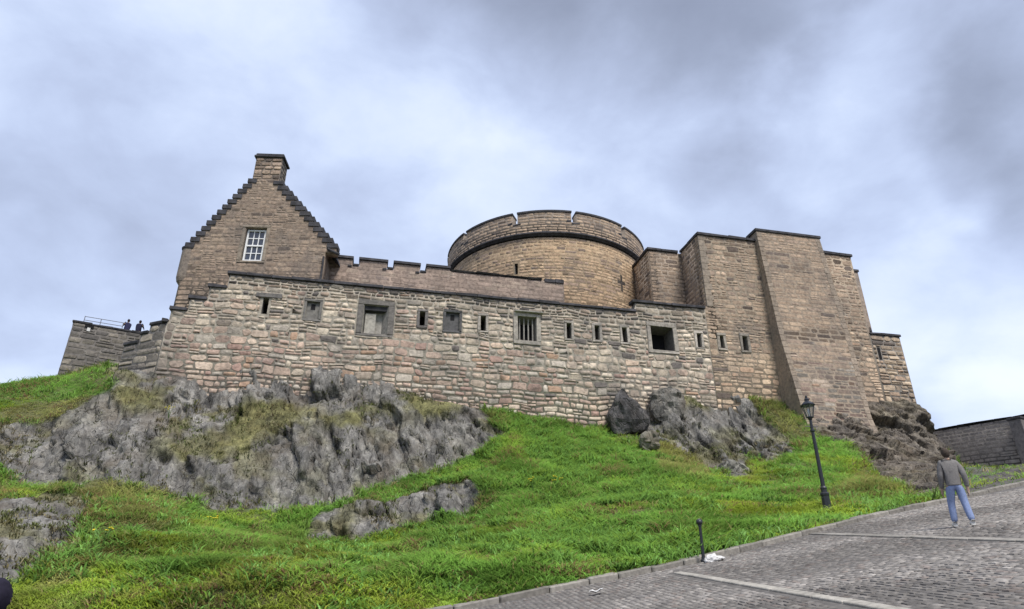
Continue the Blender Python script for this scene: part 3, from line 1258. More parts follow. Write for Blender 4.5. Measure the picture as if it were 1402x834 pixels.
def hole_px(S, x0, x1, y0, y1, d=0.0):
    xm, ym = (x0 + x1) / 2, (y0 + y1) / 2
    a, _ = S.hit(x0, ym, d)
    b, _ = S.hit(x1, ym, d)
    _, zt = S.hit(xm, y0, d)
    _, zb = S.hit(xm, y1, d)
    return (a, b, zb, zt)


# ------------------------------------------------------------------ curtain wall with loopholes
PW = Plane(0, WD, WA)
sxx = lambda px, py, d=0.0: PW.hit(px, py, d)[0]
szz = lambda px, py, d=0.0: PW.hit(px, py, d)[1]


def waver(amp):
    def f(s, z):
        P = np.stack([s.ravel() * 0.75, z.ravel() * 0.7, np.zeros(s.size)], 1)
        dz = (fbm(P, 3).reshape(s.shape) - 0.5) * amp
        return s, z + dz
    return f


def curtain_cols(cs, cz, r):
    n = len(cs)
    g, p = PAL_GREY(n, r), PAL_PINK(n, r)
    P = np.stack([cs * 0.16, cz * 0.3, np.zeros(n)], 1)
    nz = fbm(P, 3)
    top = 20.0
    low = smooth(5.0, 1.2, cz - base_z(cs) * 0 - (12.6 + 0.03 * 0)) if False else smooth(17.4, 15.2, cz)
    leftish = smooth(9.0, -2.0, cs)
    k = np.clip(low * (0.35 + 0.65 * leftish) + (nz - 0.5) * 1.3, 0, 1)
    pick = r.random(n) < k
    C = np.where(pick[:, None], p, g)
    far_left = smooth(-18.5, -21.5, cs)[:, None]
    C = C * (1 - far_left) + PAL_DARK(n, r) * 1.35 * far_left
    dk = smooth(0.3, 1.1, top - cz)[:, None]        # darker top courses
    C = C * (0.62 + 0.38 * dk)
    return C


zt = szz(701, 412)                       # underside of the coping, main run
s_l = sxx(310, 395)                      # left end of the full-height run
s_step = sxx(870, 420)
s_r = sxx(967, 440)
zt2 = szz(915, 419)
steps = [(sxx(310, 400), zt), (sxx(284, 410), szz(296, 394)), (sxx(258, 420), szz(270, 410)), (sxx(231, 440), szz(244, 425)), (sxx(222, 450), szz(226, 441))]
s_c = sxx(222, 470)                      # corner where the wall turns back


def curtain_inside(s, z):
    if s < s_c or s > s_r:
        return False
    if s >= s_step:
        return z < zt2
    if s >= steps[0][0]:
        return z < zt
    for a, b in steps[1:]:
        if s >= a:
            return z < b
    return False


cw = thing('curtain_wall', 'long grey and pink rubble wall with loopholes and dark coping above the crag', 'wall', (0, WD, 12))
HO = {}
slit_px = [(359, 367, 408, 430), (574.5, 582, 427, 446), (658, 665, 433, 453), (776, 782, 443, 464), (814, 820.5, 446, 466), (852, 858.5, 449, 469), (954, 960, 457, 476)]
slits = [hole_px(PW, *p) for p in slit_px]
big_c = hole_px(PW, 497, 531, 418, 457)
big_g = hole_px(PW, 709, 734, 434, 467)
big_i = hole_px(PW, 892, 922, 448, 480)
blk_b = hole_px(PW, 419, 437, 413, 437)
blk_e = hole_px(PW, 610, 629, 428, 453)
holes = slits + [big_c, big_g, big_i, blk_b, blk_e]
keepout = [expand(slits[0], 0.12, 0.3, 0.1)] + [expand(h, 0.17, 0.17, 0.14) for h in slits[1:]] + [expand(big_c, 0.42, 0.38, 0.22), expand(big_g, 0.3, 0.26, 0.26), expand(big_i, 0.3, 0.36, 0.25),
                                                                        expand(blk_b, 0.2, 0.2, 0.15), expand(blk_e, 0.15, 0.15, 0.12)]
zlow = BSz.min() - 1.2
wall_core(PW, s_c, s_r, zlow, zt2, curtain_inside, holes, 1.6, M['mortar'], np.array([0.33, 0.295, 0.24]), cw,
          extra_s=[a for a, b in steps] + [s_step], extra_z=[b for a, b in steps])
A = lay(PW, s_c, s_r, zlow, zt2, curtain_inside, keepout, (0.26, 0.55), (0.25, 0.92), 5, split=0.24, levels=sorted(b for a, b in steps), zmin=lambda s: base_z(s) - 1.7)
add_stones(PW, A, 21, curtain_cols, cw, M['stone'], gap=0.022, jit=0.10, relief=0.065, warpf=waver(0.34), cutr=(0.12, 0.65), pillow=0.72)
# coping
coping_run(PW, s_l - 0.1, s_step, zt, 0.24, -0.6, 0.16, cw, 1.35, seed=1, slope=0.05)
coping_run(PW, s_step - 0.25, s_r, zt2, 0.24, -0.6, 0.18, cw, 1.2, seed=2, slope=0.05)
for (a, b), (a0, b0) in zip(steps[1:], steps[:-1]):
    coping_run(PW, a - 0.12, a0 - 0.02, b, 0.22, -0.7, 0.13, cw, 1.4, seed=3)
# loopholes
c0 = (0.27, 0.25, 0.22)
opening(PW, slits[0], cw, 0.9, None, None)
box_on(PW, slits[0][0] - 0.45, slits[0][1] + 0.75, slits[0][3] + 0.01, slits[0][3] + 0.3, -0.1, 0.1, jit=0.02).build('lintel', M['stone'], cw, (0.15, 0.14, 0.13), bev=0.02)
for i, h in enumerate(slits[1:]):
    dark = i == 0
    opening(PW, h, cw, 0.9, None, 0.075, fw=0.17, frame_col=(0.17, 0.155, 0.145) if dark else (0.43, 0.385, 0.33))
# the wide blocked embrasure
inner = (big_c[0] + 0.1, big_c[1] - 0.35, big_c[2] + 0.05, big_c[3] - 0.1)
oc = opening(PW, big_c, cw, 0.55, inner, 0.05, fw=0.38, frame_col=(0.17, 0.155, 0.14), back_mat='stone_clean', back_col=(0.33, 0.31, 0.275), lintel=0.9, sill=0.5, name='embrasure',
             reveal_col=(0.24, 0.225, 0.20))
box_on(PW, big_c[0] + 0.12, big_c[0] + 0.78, big_c[2] + 0.02, big_c[3] - 0.5, -0.5, -0.28, jit=0.01).build('blocking_slab', M['stone_clean'], oc, (0.36, 0.335, 0.29), bev=0.01)
box_on(PW, big_c[0] + 0.02, big_c[1] - 0.02, big_c[3] - 0.32, big_c[3] - 0.01, -0.54, -0.12, jit=0.01).build('hood_slab', M['coping'], oc, bev=0.02)
# the barred embrasure
og = opening(PW, big_g, cw, 0.8, (big_g[0] + 0.1, big_g[1] - 0.12, big_g[2] + 0.1, big_g[3] - 0.25), 0.09, fw=0.3, frame_col=(0.40, 0.36, 0.305), lintel=0.8, sill=0.8, name='embrasure')
box_on(PW, big_g[0] - 0.25, big_g[1] + 0.45, big_g[3] + 0.25, big_g[3] + 0.35, -0.1, 0.3, jit=0.01).build('hood_slab', M['stone_clean'], og, (0.33, 0.31, 0.27), bev=0.02)
for k in range(4):
    s = big_g[0] + 0.16 + k * (big_g[1] - big_g[0] - 0.35) / 3
    mb = MB()
    mb.tube([PW.map(s, big_g[2] + 0.02, -0.22), PW.map(s, big_g[3] - 0.02, -0.22)], 0.05, 8)
    mb.build('bar', M['stone_clean'], og, (0.30, 0.28, 0.25))
# the open embrasure
opening(PW, big_i, cw, 1.25, (big_i[0] + 0.25, big_i[1] - 0.1, big_i[2] + 0.05, big_i[3] - 0.1), 0.07, fw=0.3, frame_col=(0.38, 0.34, 0.29), lintel=1.1, sill=0.7, name='embrasure', reveal_col=(0.13, 0.12, 0.11))
# filled loopholes
for h, fc in ((blk_b, (0.17, 0.16, 0.145)), (blk_e, (0.095, 0.092, 0.092))):
    ob = opening(PW, h, cw, 0.14, None, 0.05, fw=0.16, frame_col=fc, back_mat='stone_clean', back_col=tuple(c * 1.05 for c in fc), name='blocked_loophole', reveal_col=fc)
    m = (h[0] + h[1]) / 2
    box_on(PW, m - 0.13, m + 0.13, h[3] - 0.5, h[3] - 0.12, -0.135, -0.125).build('peep_hole_shade', M['dark'], ob)  # dark plate: the small hole's shade is painted, not cut

# the wall's return at the left, turned back from the corner
cp = PW.map(s_c, 0, 0)
lp = at_Y(164, 497, 36.6)
ang_ret = math.atan2(cp[1] - lp[1], cp[0] - lp[0])
PR = Plane(cp[0], cp[1], ang_ret)
LR = math.hypot(cp[0] - lp[0], cp[1] - lp[1])
ret_steps = [(-LR, PR.hit(180, 472)[1]), (-LR * 0.62, PR.hit(196, 458)[1]), (-LR * 0.42, PR.hit(212, 445)[1])]


def ret_inside(s, z):
    t = None
    for a, b in ret_steps:
        if s >= a:
            t = b
    return t is not None and s <= 0 and z < t


rw = thing('return_wall', 'short dark stepped rubble wall turning back at the end of the long wall', 'wall', (float(cp[0]), float(cp[1]), 12))
rz1 = max(b for a, b in ret_steps)
wall_core(PR, -LR, -0.01, zlow, rz1, ret_inside, [], 1.2, M['mortar'], np.array([0.14, 0.13, 0.12]), rw, extra_s=[a for a, b in ret_steps], extra_z=[b for a, b in ret_steps])
A = lay(PR, -LR, -0.02, zlow + 1.2, rz1, ret_inside, [], (0.3, 0.55), (0.5, 1.5), 15, split=0.2, levels=[b for a, b in ret_steps])
add_stones(PR, A, 22, lambda cs, cz, r: PAL_DARK(len(cs), r) * 1.7 * np.array([1.03, 1.0, 0.95]), rw, M['stone'], gap=0.03, jit=0.05, relief=0.07, warpf=waver(0.1))
for (a, b), e in zip(ret_steps, [-LR * 0.62, -LR * 0.42, 0.0]):
    coping_run(PR, a - 0.05, e - 0.03, b, 0.2, -0.7, 0.1, rw, 1.1, seed=8)

# ------------------------------------------------------------------ inner parapet wall with crenels
PP = Plane(*PW.map(0, 0, -3.2)[:2], WA)
p0, p1 = PP.hit(441, 370)[0], PP.hit(772, 390)[0]
pz = PP.hit(540, 361)[1]
pdrop = PP.hit(700, 380)[1]
gaps = [PP.hit(x, 368)[0] for x in (486.5, 534.5, 579.5)]
pend = PP.hit(616, 370)[0]


def par_inside(s, z):
    if s < p0 or s > p1:
        return False
    if s > pend:
        t = pdrop
    else:
        t = pz
        for g in gaps:
            if abs(s - g) < 0.24:
                t = pz - 0.5
    return z < t


pw = thing('parapet_wall', 'pinkish smooth battlement wall with narrow notches between gabled house and round tower', 'wall', (*[float(v) for v in PP.map((p0 + p1) / 2, 0, 0)[:2]], 15))
ex = [g + d for g in gaps for d in (-0.24, 0.24)] + [pend]
zp0 = zt - 2.0
wall_core(PP, p0, p1, zp0, pz, par_inside, [], 0.8, M['mortar'], np.array([0.30, 0.23, 0.185]), pw, extra_s=ex, extra_z=[pz - 0.5, pdrop])
A = lay(PP, p0, p1, zp0 + 1.0, pz, par_inside, [], (0.24, 0.36), (0.4, 0.95), 31, split=0.05, levels=[pz - 0.5, pdrop])
add_stones(PP, A, 32, lambda cs, cz, r: PAL_PAR(len(cs), r), pw, M['stone_clean'], gap=0.015, jit=0.03, relief=0.010, nsep=300)
edges = [p0 + 0.2] + [v for g in gaps for v in (g - 0.24, g + 0.24)] + [pend]
for a, b in zip(edges[0::2], edges[1::2]):
    coping_run(PP, a - 0.06, b + 0.06, pz + 0.003, 0.2, -0.85, 0.1, pw, 2.6, seed=5)
for g in gaps:
    coping_run(PP, g - 0.55, g - 0.25, pz - 0.62, 0.14, -0.3, 0.09, pw, 1.0, seed=6, name='notch_sill')
    coping_run(PP, g - 0.22, g + 0.22, pz - 0.497, 0.14, -0.82, 0.09, pw, 1.0, seed=6, name='notch_sill')
coping_run(PP, pend + 0.1, p1 - 1.7, pdrop, 0.17, -0.85, 0.08, pw, 2.0, seed=7, mat=M['stone_clean'])
coping_run(PP, p1 - 1.5, p1, pdrop - 0.1, 0.3, -0.85, 0.09, pw, 0.9, seed=7)

# ------------------------------------------------------------------ round tower
DD, DR = 54.0, 9.0
bear = R(3.3)
DT = Drum(DD * math.sin(bear), DD * math.cos(bear), DR - 0.16)
DPp = Drum(DD * math.sin(bear), DD * math.cos(bear), DR)
tz = DPp.hit(748, 290)[1]
zc = DT.hit(745, 325)[1]
tw = thing('round_tower', 'squat round ochre stone drum tower with moulded band and notched parapet', 'tower', (DT.c[0], DT.c[1], 14))
half = math.pi * DT.r
slit_d = hole_px(DT, 704.5, 709, 361, 376)
full = lambda r: (lambda s, z: True)
wall_core(DT, -half, half, 14, zc, lambda s, z: True, [slit_d], 1.5, M['mortar'], np.array([0.33, 0.245, 0.155]), tw, name='drum_core', sub=0.6)
lim = DT.r * 1.75
cross_c = DT.hit(851, 388)
kd = [expand(slit_d, 0.1), (cross_c[0] - 0.12, cross_c[0] + 0.12, cross_c[1] - 0.75, cross_c[1] + 0.75), (cross_c[0] - 0.45, cross_c[0] + 0.45, cross_c[1] - 0.1, cross_c[1] + 0.22)]
A = lay(DT, -lim, lim, 19.5, zc, lambda s, z: True, kd, (0.22, 0.34), (0.3, 0.85), 41, split=0.08)
add_stones(DT, A, 42, lambda cs, cz, r: PAL_DRUM(len(cs), r) * np.where(r.random((len(cs), 1)) < 0.03, 0.5, 1.0) * (0.88 + 0.3 * fbm(np.stack([cs * 0.15, cz * 0.9, cs * 0], 1), 3))[:, None], tw, M['stone_clean'], gap=0.016, jit=0.03, relief=0.011, nsep=300)
opening(DT, slit_d, tw, 0.6)
# cross-shaped arrow loop, drawn as near-flush dark boxes
for q in kd[1:]:
    box_on(DT, q[0] + 0.02, q[1] - 0.02, q[2] + 0.02, q[3] - 0.02, -0.1, 0.015 if q is kd[1] else 0.011).build('cross_loop', M['stone_clean'], tw, (0.055, 0.045, 0.04))
# moulded band and parapet with crenels
cr_px = [(637, 322), (705, 297), (785.5, 297), (853, 318)]
cren = [DPp.hit(x, y)[0] for x, y in cr_px]
sp = [cren[1] - cren[0], cren[2] - cren[1], cren[3] - cren[2]]
all_cr = list(cren)
stepc = (cren[2] - cren[1])
k = cren[3] + stepc
while k < DPp.r * math.pi:
    all_cr.append(k)
    k += stepc
k = cren[0] - stepc
while k > -DPp.r * math.pi:
    all_cr.append(k)
    k -= stepc
all_cr.sort()
cz0 = DPp.hit(745, 303)[1]


def dpar_inside(s, z):
    if z < cz0:
        return True
    return all(abs(s - c) > 0.21 for c in all_cr)


halfp = math.pi * DPp.r
wall_core(DPp, -halfp, halfp, zc + 0.3, tz, dpar_inside, [], 0.9, M['mortar'], np.array([0.20, 0.165, 0.135]), tw, name='parapet_core', sub=0.6,
          extra_s=[c + d for c in all_cr for d in (-0.21, 0.21)], extra_z=[cz0])
A = lay(DPp, -DPp.r * 1.8, DPp.r * 1.8, zc + 0.32, tz, dpar_inside, [], (0.24, 0.34), (0.35, 0.9), 43, split=0.05, levels=[cz0])
add_stones(DPp, A, 44, lambda cs, cz, r: PAL_BUFF(len(cs), r) * 1.0, tw, M['stone_clean'], gap=0.016, jit=0.03, relief=0.011, nsep=0, rest='parapet_stones')
mb = MB()
mb.lathe((DT.c[0], DT.c[1], 0), [(DT.r - 0.3, zc + 0.1), (DT.r + 0.08, zc + 0.11), (DT.r + 0.14, zc + 0.17), (DT.r + 0.22, zc + 0.22), (DT.r + 0.29, zc + 0.27), (DT.r + 0.29, zc + 0.36), (DPp.r + 0.03, zc + 0.45), (DPp.r - 0.5, zc + 0.45)], 96)
mb.build('moulded_band', M['coping'], tw)
ac = all_cr
for a, b in zip(ac[:-1], ac[1:]):
    coping_run(DPp, a + 0.17, b - 0.17, tz, 0.16, -0.98, 0.08, tw, 30, seed=9, nseg=14, name='merlon_coping')
for c in all_cr:
    coping_run(DPp, c - 0.62, c - 0.22, cz0 - 0.02, 0.2, -0.2, 0.05, tw, 3, seed=9, name='notch_sill')
    coping_run(DPp, c - 0.2, c + 0.5, cz0 - 0.19, 0.17, -0.3, 0.05, tw, 3, seed=9, name='notch_sill')
mb = MB()
mb.lathe((DT.c[0], DT.c[1], 0), [(DPp.r - 0.85, zc + 0.5), (DPp.r - 0.9, zc + 0.62), (0.1, zc + 0.8)], 64)
mb.build('roof_deck', M['slate'], tw)

# ------------------------------------------------------------------ tall block with the great buttress
kt = thing('keep_block', 'tall buff stone block with dark coping and great battered buttress', 'building', (*[float(v) for v in PW.map(sxx(1080, 500), 0, 0)[:2]], 12))


def keep_cols(cs, cz, r):
    n = len(cs)
    b, g = PAL_BUFF(n, r), PAL_GREY(n, r) * np.array([0.96, 0.86, 0.78])
    k = smooth(20.6, 18.4, cz + (fbm(np.stack([cs * 0.4, cz * 0.5, cs * 0], 1), 3) - 0.5) * 3)
    pick = r.random(n) < k
    C = np.where(pick[:, None], g, b)
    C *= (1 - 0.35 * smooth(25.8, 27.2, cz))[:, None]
    C[r.random(n) < 0.07] *= 0.5
    pale = (fbm(np.stack([cs * 0.5 + 40, cz * 0.5, cs * 0], 1), 3) > 0.6) & (r.random(n) < 0.5)
    C[pale] *= 1.3
    return C


ka = s_r
kb = sxx(1176, 400)
ktop = szz(990, 326)
ktop_r = szz(1148, 350)
sb0, sb1 = sxx(1036, 330), sxx(1122, 335)         # buttress at the head
ka_top = sxx(957, 335)
kh = [hole_px(PW, *p) for p in ((985.5, 991, 460, 477), (1017, 1023.5, 461, 480))]


def keep_inside(s, z):
    if z < zt2 + 0.24:
        return ka <= s <= kb
    return ka_top <= s <= kb and z < (ktop if s < sb1 else ktop_r)


wall_core(PW, min(ka, ka_top), kb, zlow, max(ktop, ktop_r), keep_inside, kh, 0.8, M['mortar'], np.array([0.31, 0.25, 0.185]), kt, extra_s=[ka, ka_top, sb1], extra_z=[ktop, ktop_r, zt2 + 0.24])
A = lay(PW, min(ka, ka_top), kb, zlow, max(ktop, ktop_r), lambda s, z: keep_inside(s, z) and not (sb0 + 0.5 < s < sb1 - 0.2), [expand(h, 0.2) for h in kh], (0.24, 0.50), (0.3, 1.0), 51, split=0.3,
        levels=[ktop_r, zt2 + 0.24], zmin=lambda s: base_z(s) - 0.6)
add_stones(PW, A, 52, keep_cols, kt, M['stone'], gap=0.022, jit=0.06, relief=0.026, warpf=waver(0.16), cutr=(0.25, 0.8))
for h in kh:
    opening(PW, h, kt, 0.9, None, 0.07, fw=0.2, frame_col=(0.30, 0.265, 0.22))
def corner_strip(S, s0, s1, z0, z1, par):
    z = z0
    k = 0
    while z < z1 - 0.1:
        h = min(random.uniform(0.4, 0.6), z1 - z)
        w = (s1 - s0) * (1.0 if k % 2 else 0.8)
        a, b = (s0, s0 + w)
        box_on(S, a, b, z + 0.006, z + h - 0.006, -0.1, 0.034).build('quoin', M['stone_clean'], par, tint_((0.275, 0.225, 0.175), 0.88, 1.1), bev=0.01)
        z += h
        k += 1


corner_strip(PW, ka_top - 0.02, ka_top + 0.6, zt2 + 0.3, ktop - 0.01, kt)
# side faces: the block's left flank, the recessed bay and its flank
KD = 3.0
cL = PW.map(ka_top, 0, 0)
PL = Plane(cL[0], cL[1], WA - math.pi / 2)        # runs from the back to the front corner


def flank(S, L, z0, z1, seed, cols, par, name):
    wall_core(S, -L, 0.0, z0, z1, lambda s, z: True, [], 0.6, M['mortar'], np.array([0.235, 0.185, 0.145]), par, name=name)
    A = lay(S, -L, -0.03, z0, z1, lambda s, z: True, [], (0.26, 0.42), (0.35, 0.9), seed, split=0.15)
    add_stones(S, A, seed + 1, cols, par, M['stone'], gap=0.022, jit=0.04, relief=0.020, nsep=120)


buffd = lambda cs, cz, r: PAL_BUFF(len(cs), r) * 0.95
flank(PL, KD - 0.02, zt - 1.5, ktop, 61, buffd, kt, 'flank_core')
PB = Plane(*PW.map(0, 0, -KD)[:2], WA)
b0, b1 = PB.hit(891, 380)[0], PB.hit(934, 380)[0] + 0.2
wall_core(PB, b0, b1, zt - 1.5, ktop, lambda s, z: True, [], 0.6, M['mortar'], np.array([0.27, 0.215, 0.165]), kt, name='bay_core')
A = lay(PB, b0, b1, zt - 1.0, ktop, lambda s, z: True, [], (0.26, 0.42), (0.35, 0.9), 63, split=0.15)
add_stones(PB, A, 64, buffd, kt, M['stone'], gap=0.022, jit=0.04, relief=0.020, nsep=120)
cB = PB.map(b0, 0, 0)
PBL = Plane(cB[0], cB[1], WA - math.pi / 2)
flank(PBL, 4.0, zt - 1.5, ktop, 65, buffd, kt, 'flank_core')
# right flank and a body behind
cR = PW.map(kb, 0, 0)
mb = MB()


def prism(S, s0, s1, z0, z1, d0, d1):
    box_on(S, s0, s1, z0, z1, d0, d1, mb)


prism(PW, ka_top + 0.65, kb - 0.02, zlow, ktop_r - 0.3, -9.0, -0.85)
prism(PW, b0 + 0.7, ka_top + 0.6, zlow, ktop - 0.3, -9.05, -KD - 0.65)
mb.build('inner_mass', M['mortar'], kt, (0.2, 0.17, 0.14))
# copings
coping_run(PW, ka_top - 0.1, sb0 - 0.02, ktop, 0.22, -0.9, 0.13, kt, 1.5, seed=11)
coping_run(PW, sb1 + 0.05, kb + 0.12, ktop_r, 0.22, -0.9, 0.13, kt, 1.5, seed=12)
coping_run(PL, -KD + 0.1, -0.1, ktop + 0.003, 0.215, -0.7, 0.11, kt, 1.5, seed=13)
coping_run(PB, b0 - 0.1, b1 - 0.35, ktop + 0.005, 0.22, -0.7, 0.12, kt, 1.5, seed=14)
coping_run(PBL, -4.0, -0.12, ktop + 0.008, 0.21, -0.7, 0.11, kt, 1.5, seed=15)
# set-back shoulder seen past the right edge
shz = szz(1178, 372)
PK2 = Plane(*PW.map(0, 0, -0.9)[:2], WA)
k2b = PK2.hit(1181, 400)[0]
shz = PK2.hit(1178, 373)[1]
wall_core(PK2, kb + 0.01, k2b, zlow, shz, lambda s, z: True, [], 3.0, M['stone'], np.array([0.22, 0.175, 0.14]), kt, name='shoulder_core')
coping_run(PK2, kb + 0.02, k2b + 0.1, shz, 0.2, -1.0, 0.1, kt, 2.0, seed=16)

# buttress
zb_top = PW.hit(1078, 322, 0.35)[1]
zk = PW.hit(1115, 462, 0.9)[1]
zfoot = PW.hit(1140, 560, 2.0)[1] - 0.4
zbase = zfoot - 3.0


def batter(z):
    z = np.asarray(z, float)
    up = np.interp(z, [zbase, zfoot, zk, zb_top], [2.9, 2.1, 1.0, 0.38])
    return up


PBt = Plane(0, WD, WA, batter)
bl = lambda z: np.interp(z, [zbase, zfoot, zk, zb_top], [PW.hit(1094, 555, 1.8)[0], PW.hit(1094, 555, 1.8)[0], PW.hit(1068, 460, 1.0)[0], PW.hit(1036, 320, 0.38)[0]])
br = lambda z: np.interp(z, [zbase, zfoot, zk, zb_top], [PW.hit(1184, 555, 1.8)[0], PW.hit(1184, 555, 1.8)[0], PW.hit(1166, 470, 1.0)[0], PW.hit(1122, 330, 0.38)[0]])


class ButtressFace:
    """s runs -1..1 across the face, which widens downwards"""

    def __init__(self):
        self.w = 4.4

    def map(self, s, z, d):
        s, z, d = np.broadcast_arrays(np.asarray(s, float), np.asarray(z, float), np.asarray(d, float))
        t = s / self.w
        ss = bl(z) * (1 - t) + br(z) * t
        return PBt.map(ss, z, d)


BF = ButtressFace()
bt = MB()
zz_ = [zbase, zfoot, (zfoot + zk) / 2, zk, (zk + zb_top) / 2, zb_top]
Vb, Fb = [], []
for z in zz_:
    for s, d in ((bl(z), None), (br(z), None)):
        Vb.append(PBt.map(s, z, 0.0))
    Vb.append(PW.map(br(z), z, -0.3))
    Vb.append(PW.map(bl(z), z, -0.3))
for i in range(len(zz_) - 1):
    for k in range(4):
        Fb.append((i * 4 + k, i * 4 + (k + 1) % 4, (i + 1) * 4 + (k + 1) % 4, (i + 1) * 4 + k))
Fb.append(tuple((len(zz_) - 1) * 4 + k for k in range(4)))
bt.add(Vb, Fb)
bobj = bt.build('buttress', M['mortar'], kt, (0.29, 0.23, 0.172))


def butt_cols(cs, cz, r):
    n = len(cs)
    C = PAL_BUFF(n, r) * 0.98
    C = np.where((r.random(n) < smooth(17.6, 16.2, cz))[:, None], PAL_PINK(n, r) * 0.85, C)
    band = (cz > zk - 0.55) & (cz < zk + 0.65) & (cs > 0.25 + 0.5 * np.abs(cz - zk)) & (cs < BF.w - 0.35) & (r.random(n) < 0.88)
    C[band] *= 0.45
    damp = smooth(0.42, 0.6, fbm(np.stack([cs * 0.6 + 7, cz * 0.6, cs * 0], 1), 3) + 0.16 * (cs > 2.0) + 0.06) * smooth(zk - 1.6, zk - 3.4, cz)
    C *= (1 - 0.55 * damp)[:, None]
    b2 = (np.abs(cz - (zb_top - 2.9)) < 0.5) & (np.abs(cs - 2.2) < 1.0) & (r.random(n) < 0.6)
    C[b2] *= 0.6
    return C


A = lay(BF, 0.24, BF.w - 0.24, zbase, zb_top - 0.05, lambda s, z: True, [], (0.26, 0.42), (0.35, 1.0), 71, split=0.15)
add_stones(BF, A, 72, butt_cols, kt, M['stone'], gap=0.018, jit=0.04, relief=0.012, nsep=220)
# smooth quoins on both arrises
for side in (0, 1):
    z = zbase
    k = 0
    while z < zb_top - 0.1:
        h = min(random.uniform(0.38, 0.55), zb_top - z)
        w = 0.32 if k % 2 else 0.26
        q = (0.0, w) if side == 0 else (BF.w - w, BF.w)
        box_on(BF, q[0] - (0.03 if side == 0 else 0), q[1] + (0.03 if side else 0), z + 0.01, z + h - 0.01, -0.2, 0.024).build('quoin', M['stone_clean'], kt, tuple(np.array((0.275, 0.22, 0.168)) * random.uniform(0.85, 1.15)), bev=0.012)
        z += h
        k += 1
# side of the buttress, stones on the left cheek
mb = MB()
Pc = [PBt.map(bl(zb_top) - 0.12, zb_top, 0.1), PBt.map(br(zb_top) + 0.12, zb_top, 0.1), PBt.map(br(zb_top) + 0.12, zb_top + 0.22, 0.1), PBt.map(bl(zb_top) - 0.12, zb_top + 0.22, 0.1)]
Pd = [PW.map(bl(zb_top) - 0.12, zb_top, -0.9), PW.map(br(zb_top) + 0.12, zb_top, -0.9), PW.map(br(zb_top) + 0.12, zb_top + 0.22, -0.9), PW.map(bl(zb_top) - 0.12, zb_top + 0.22, -0.9)]
mb.hexa(Pc + Pd)
mb.build('coping_stone', M['coping'], kt, bev=0.02)
mb = MB()
box_on(PW, bl(zb_top) + 0.02, br(zb_top) - 0.02, ktop_r - 0.5, zb_top - 0.003, -0.88, 0.3, mb)
mb.build('buttress_head', M['mortar'], kt, (0.2, 0.165, 0.13))

# ------------------------------------------------------------------ low end wall at the right
e0, e1 = kb + 0.02, sxx(1236, 480)
ez = szz(1215, 460)
s_e1 = sxx(1256, 555)
e1 = (e1 + s_e1) / 2
ew = thing('end_wall', 'low grey rubble wall ending at a sharp corner right of the tall block', 'wall', (*[float(v) for v in PW.map((e0 + e1) / 2, 0, 0)[:2]], 13))
hk = hole_px(PW, 1186, 1192, 475, 491)
e00 = sxx(1192, 480)
wall_core(PW, e0, e1, zlow, ez, lambda s, z: True, [], 1.4, M['mortar'], np.array([0.20, 0.18, 0.155]), ew)
hk = (e0 + 0.35, e0 + 0.6, hk[2], hk[3])
A = lay(PW, e0 + 0.02, e1, zlow, ez, lambda s, z: True, [expand(hk, 0.05)], (0.3, 0.5), (0.35, 1.0), 81, split=0.3, zmin=lambda s: base_z(s) - 0.8)
add_stones(PW, A, 82, lambda cs, cz, r: PAL_GREY(len(cs), r) * np.array([0.93, 0.86, 0.78]), ew, M['stone'], gap=0.03, jit=0.06, relief=0.08, warpf=waver(0.1))
coping_run(PW, e0 + 0.02, e1 + 0.1, ez, 0.16, -1.4, 0.1, ew, 1.3, seed=17)
box_on(PW, hk[0], hk[1], hk[2], hk[3], -0.1, 0.012).build('loophole', M['dark'], ew)  # uncut: a thin near-black plate gives the opening's shade by colour
mb = MB()
cs_ = PW.map(e0 + 0.75, 0, -0.6)
mb.lathe((cs_[0], cs_[1], ez + 0.16), [(0.14, 0), (0.12, 0.2), (0.07, 0.25), (0.1, 0.4), (0.02, 0.75)], 8)
mb.build('finial', M['coping'], ew)
# its end face
PE = Plane(*PW.map(e1, 0, 0)[:2], WA + math.pi / 2)
A = lay(PE, 0.02, 1.38, zlow + 2, ez, lambda s, z: True, [], (0.35, 0.5), (0.4, 0.9), 83)
add_stones(PE, A, 84, lambda cs, cz, r: PAL_GREY(len(cs), r) * 0.85, ew, M['stone'], relief=0.05, nsep=0)

# ------------------------------------------------------------------ gabled house
HA = R(3.0)
HP = Plane(-14.6, 38.6, HA)
hs0 = HP.hit(249, 370)[0]
hs1 = HP.hit(443, 365)[0]
hz_e = HP.hit(249, 341)[1]
hz_er = HP.hit(452, 342)[1]
hx_ap = HP.hit(373, 250)[0]
hz_ap = HP.hit(373, 246)[1]
ch0, ch1 = HP.hit(347.5, 235)[0], HP.hit(384, 235)[0]
chz = HP.hit(370, 216)[1]
hb = zt - 2.5
NST = 13
ls = np.linspace(hs0 - 0.12, ch0 + 0.05, NST + 1)
lz = np.linspace(hz_e, hz_ap - 0.05, NST + 1)
hs1o = HP.hit(460, 345)[0]
rs = np.linspace(hs1o, ch1 - 0.05, NST + 1)
rz_ = np.linspace(hz_er, hz_ap - 0.15, NST + 1)


def gable_top(s):
    if s < ls[0] or s > rs[0]:
        return -1
    if ch0 <= s <= ch1:
        return hz_ap
    if s < ch0:
        k = int(np.clip(np.searchsorted(ls, s) - 1, 0, NST - 1))
        return lz[k + 1] if k < NST else hz_ap
    k = int(np.clip((s - rs[0]) / (rs[-1] - rs[0]) * NST, 0, NST - 1))
    return rz_[k + 1]


def house_inside(s, z):
    if z > min(hz_e, hz_er) + 0.02:
        return z < gable_top(s)
    return hs0 <= s <= hs1


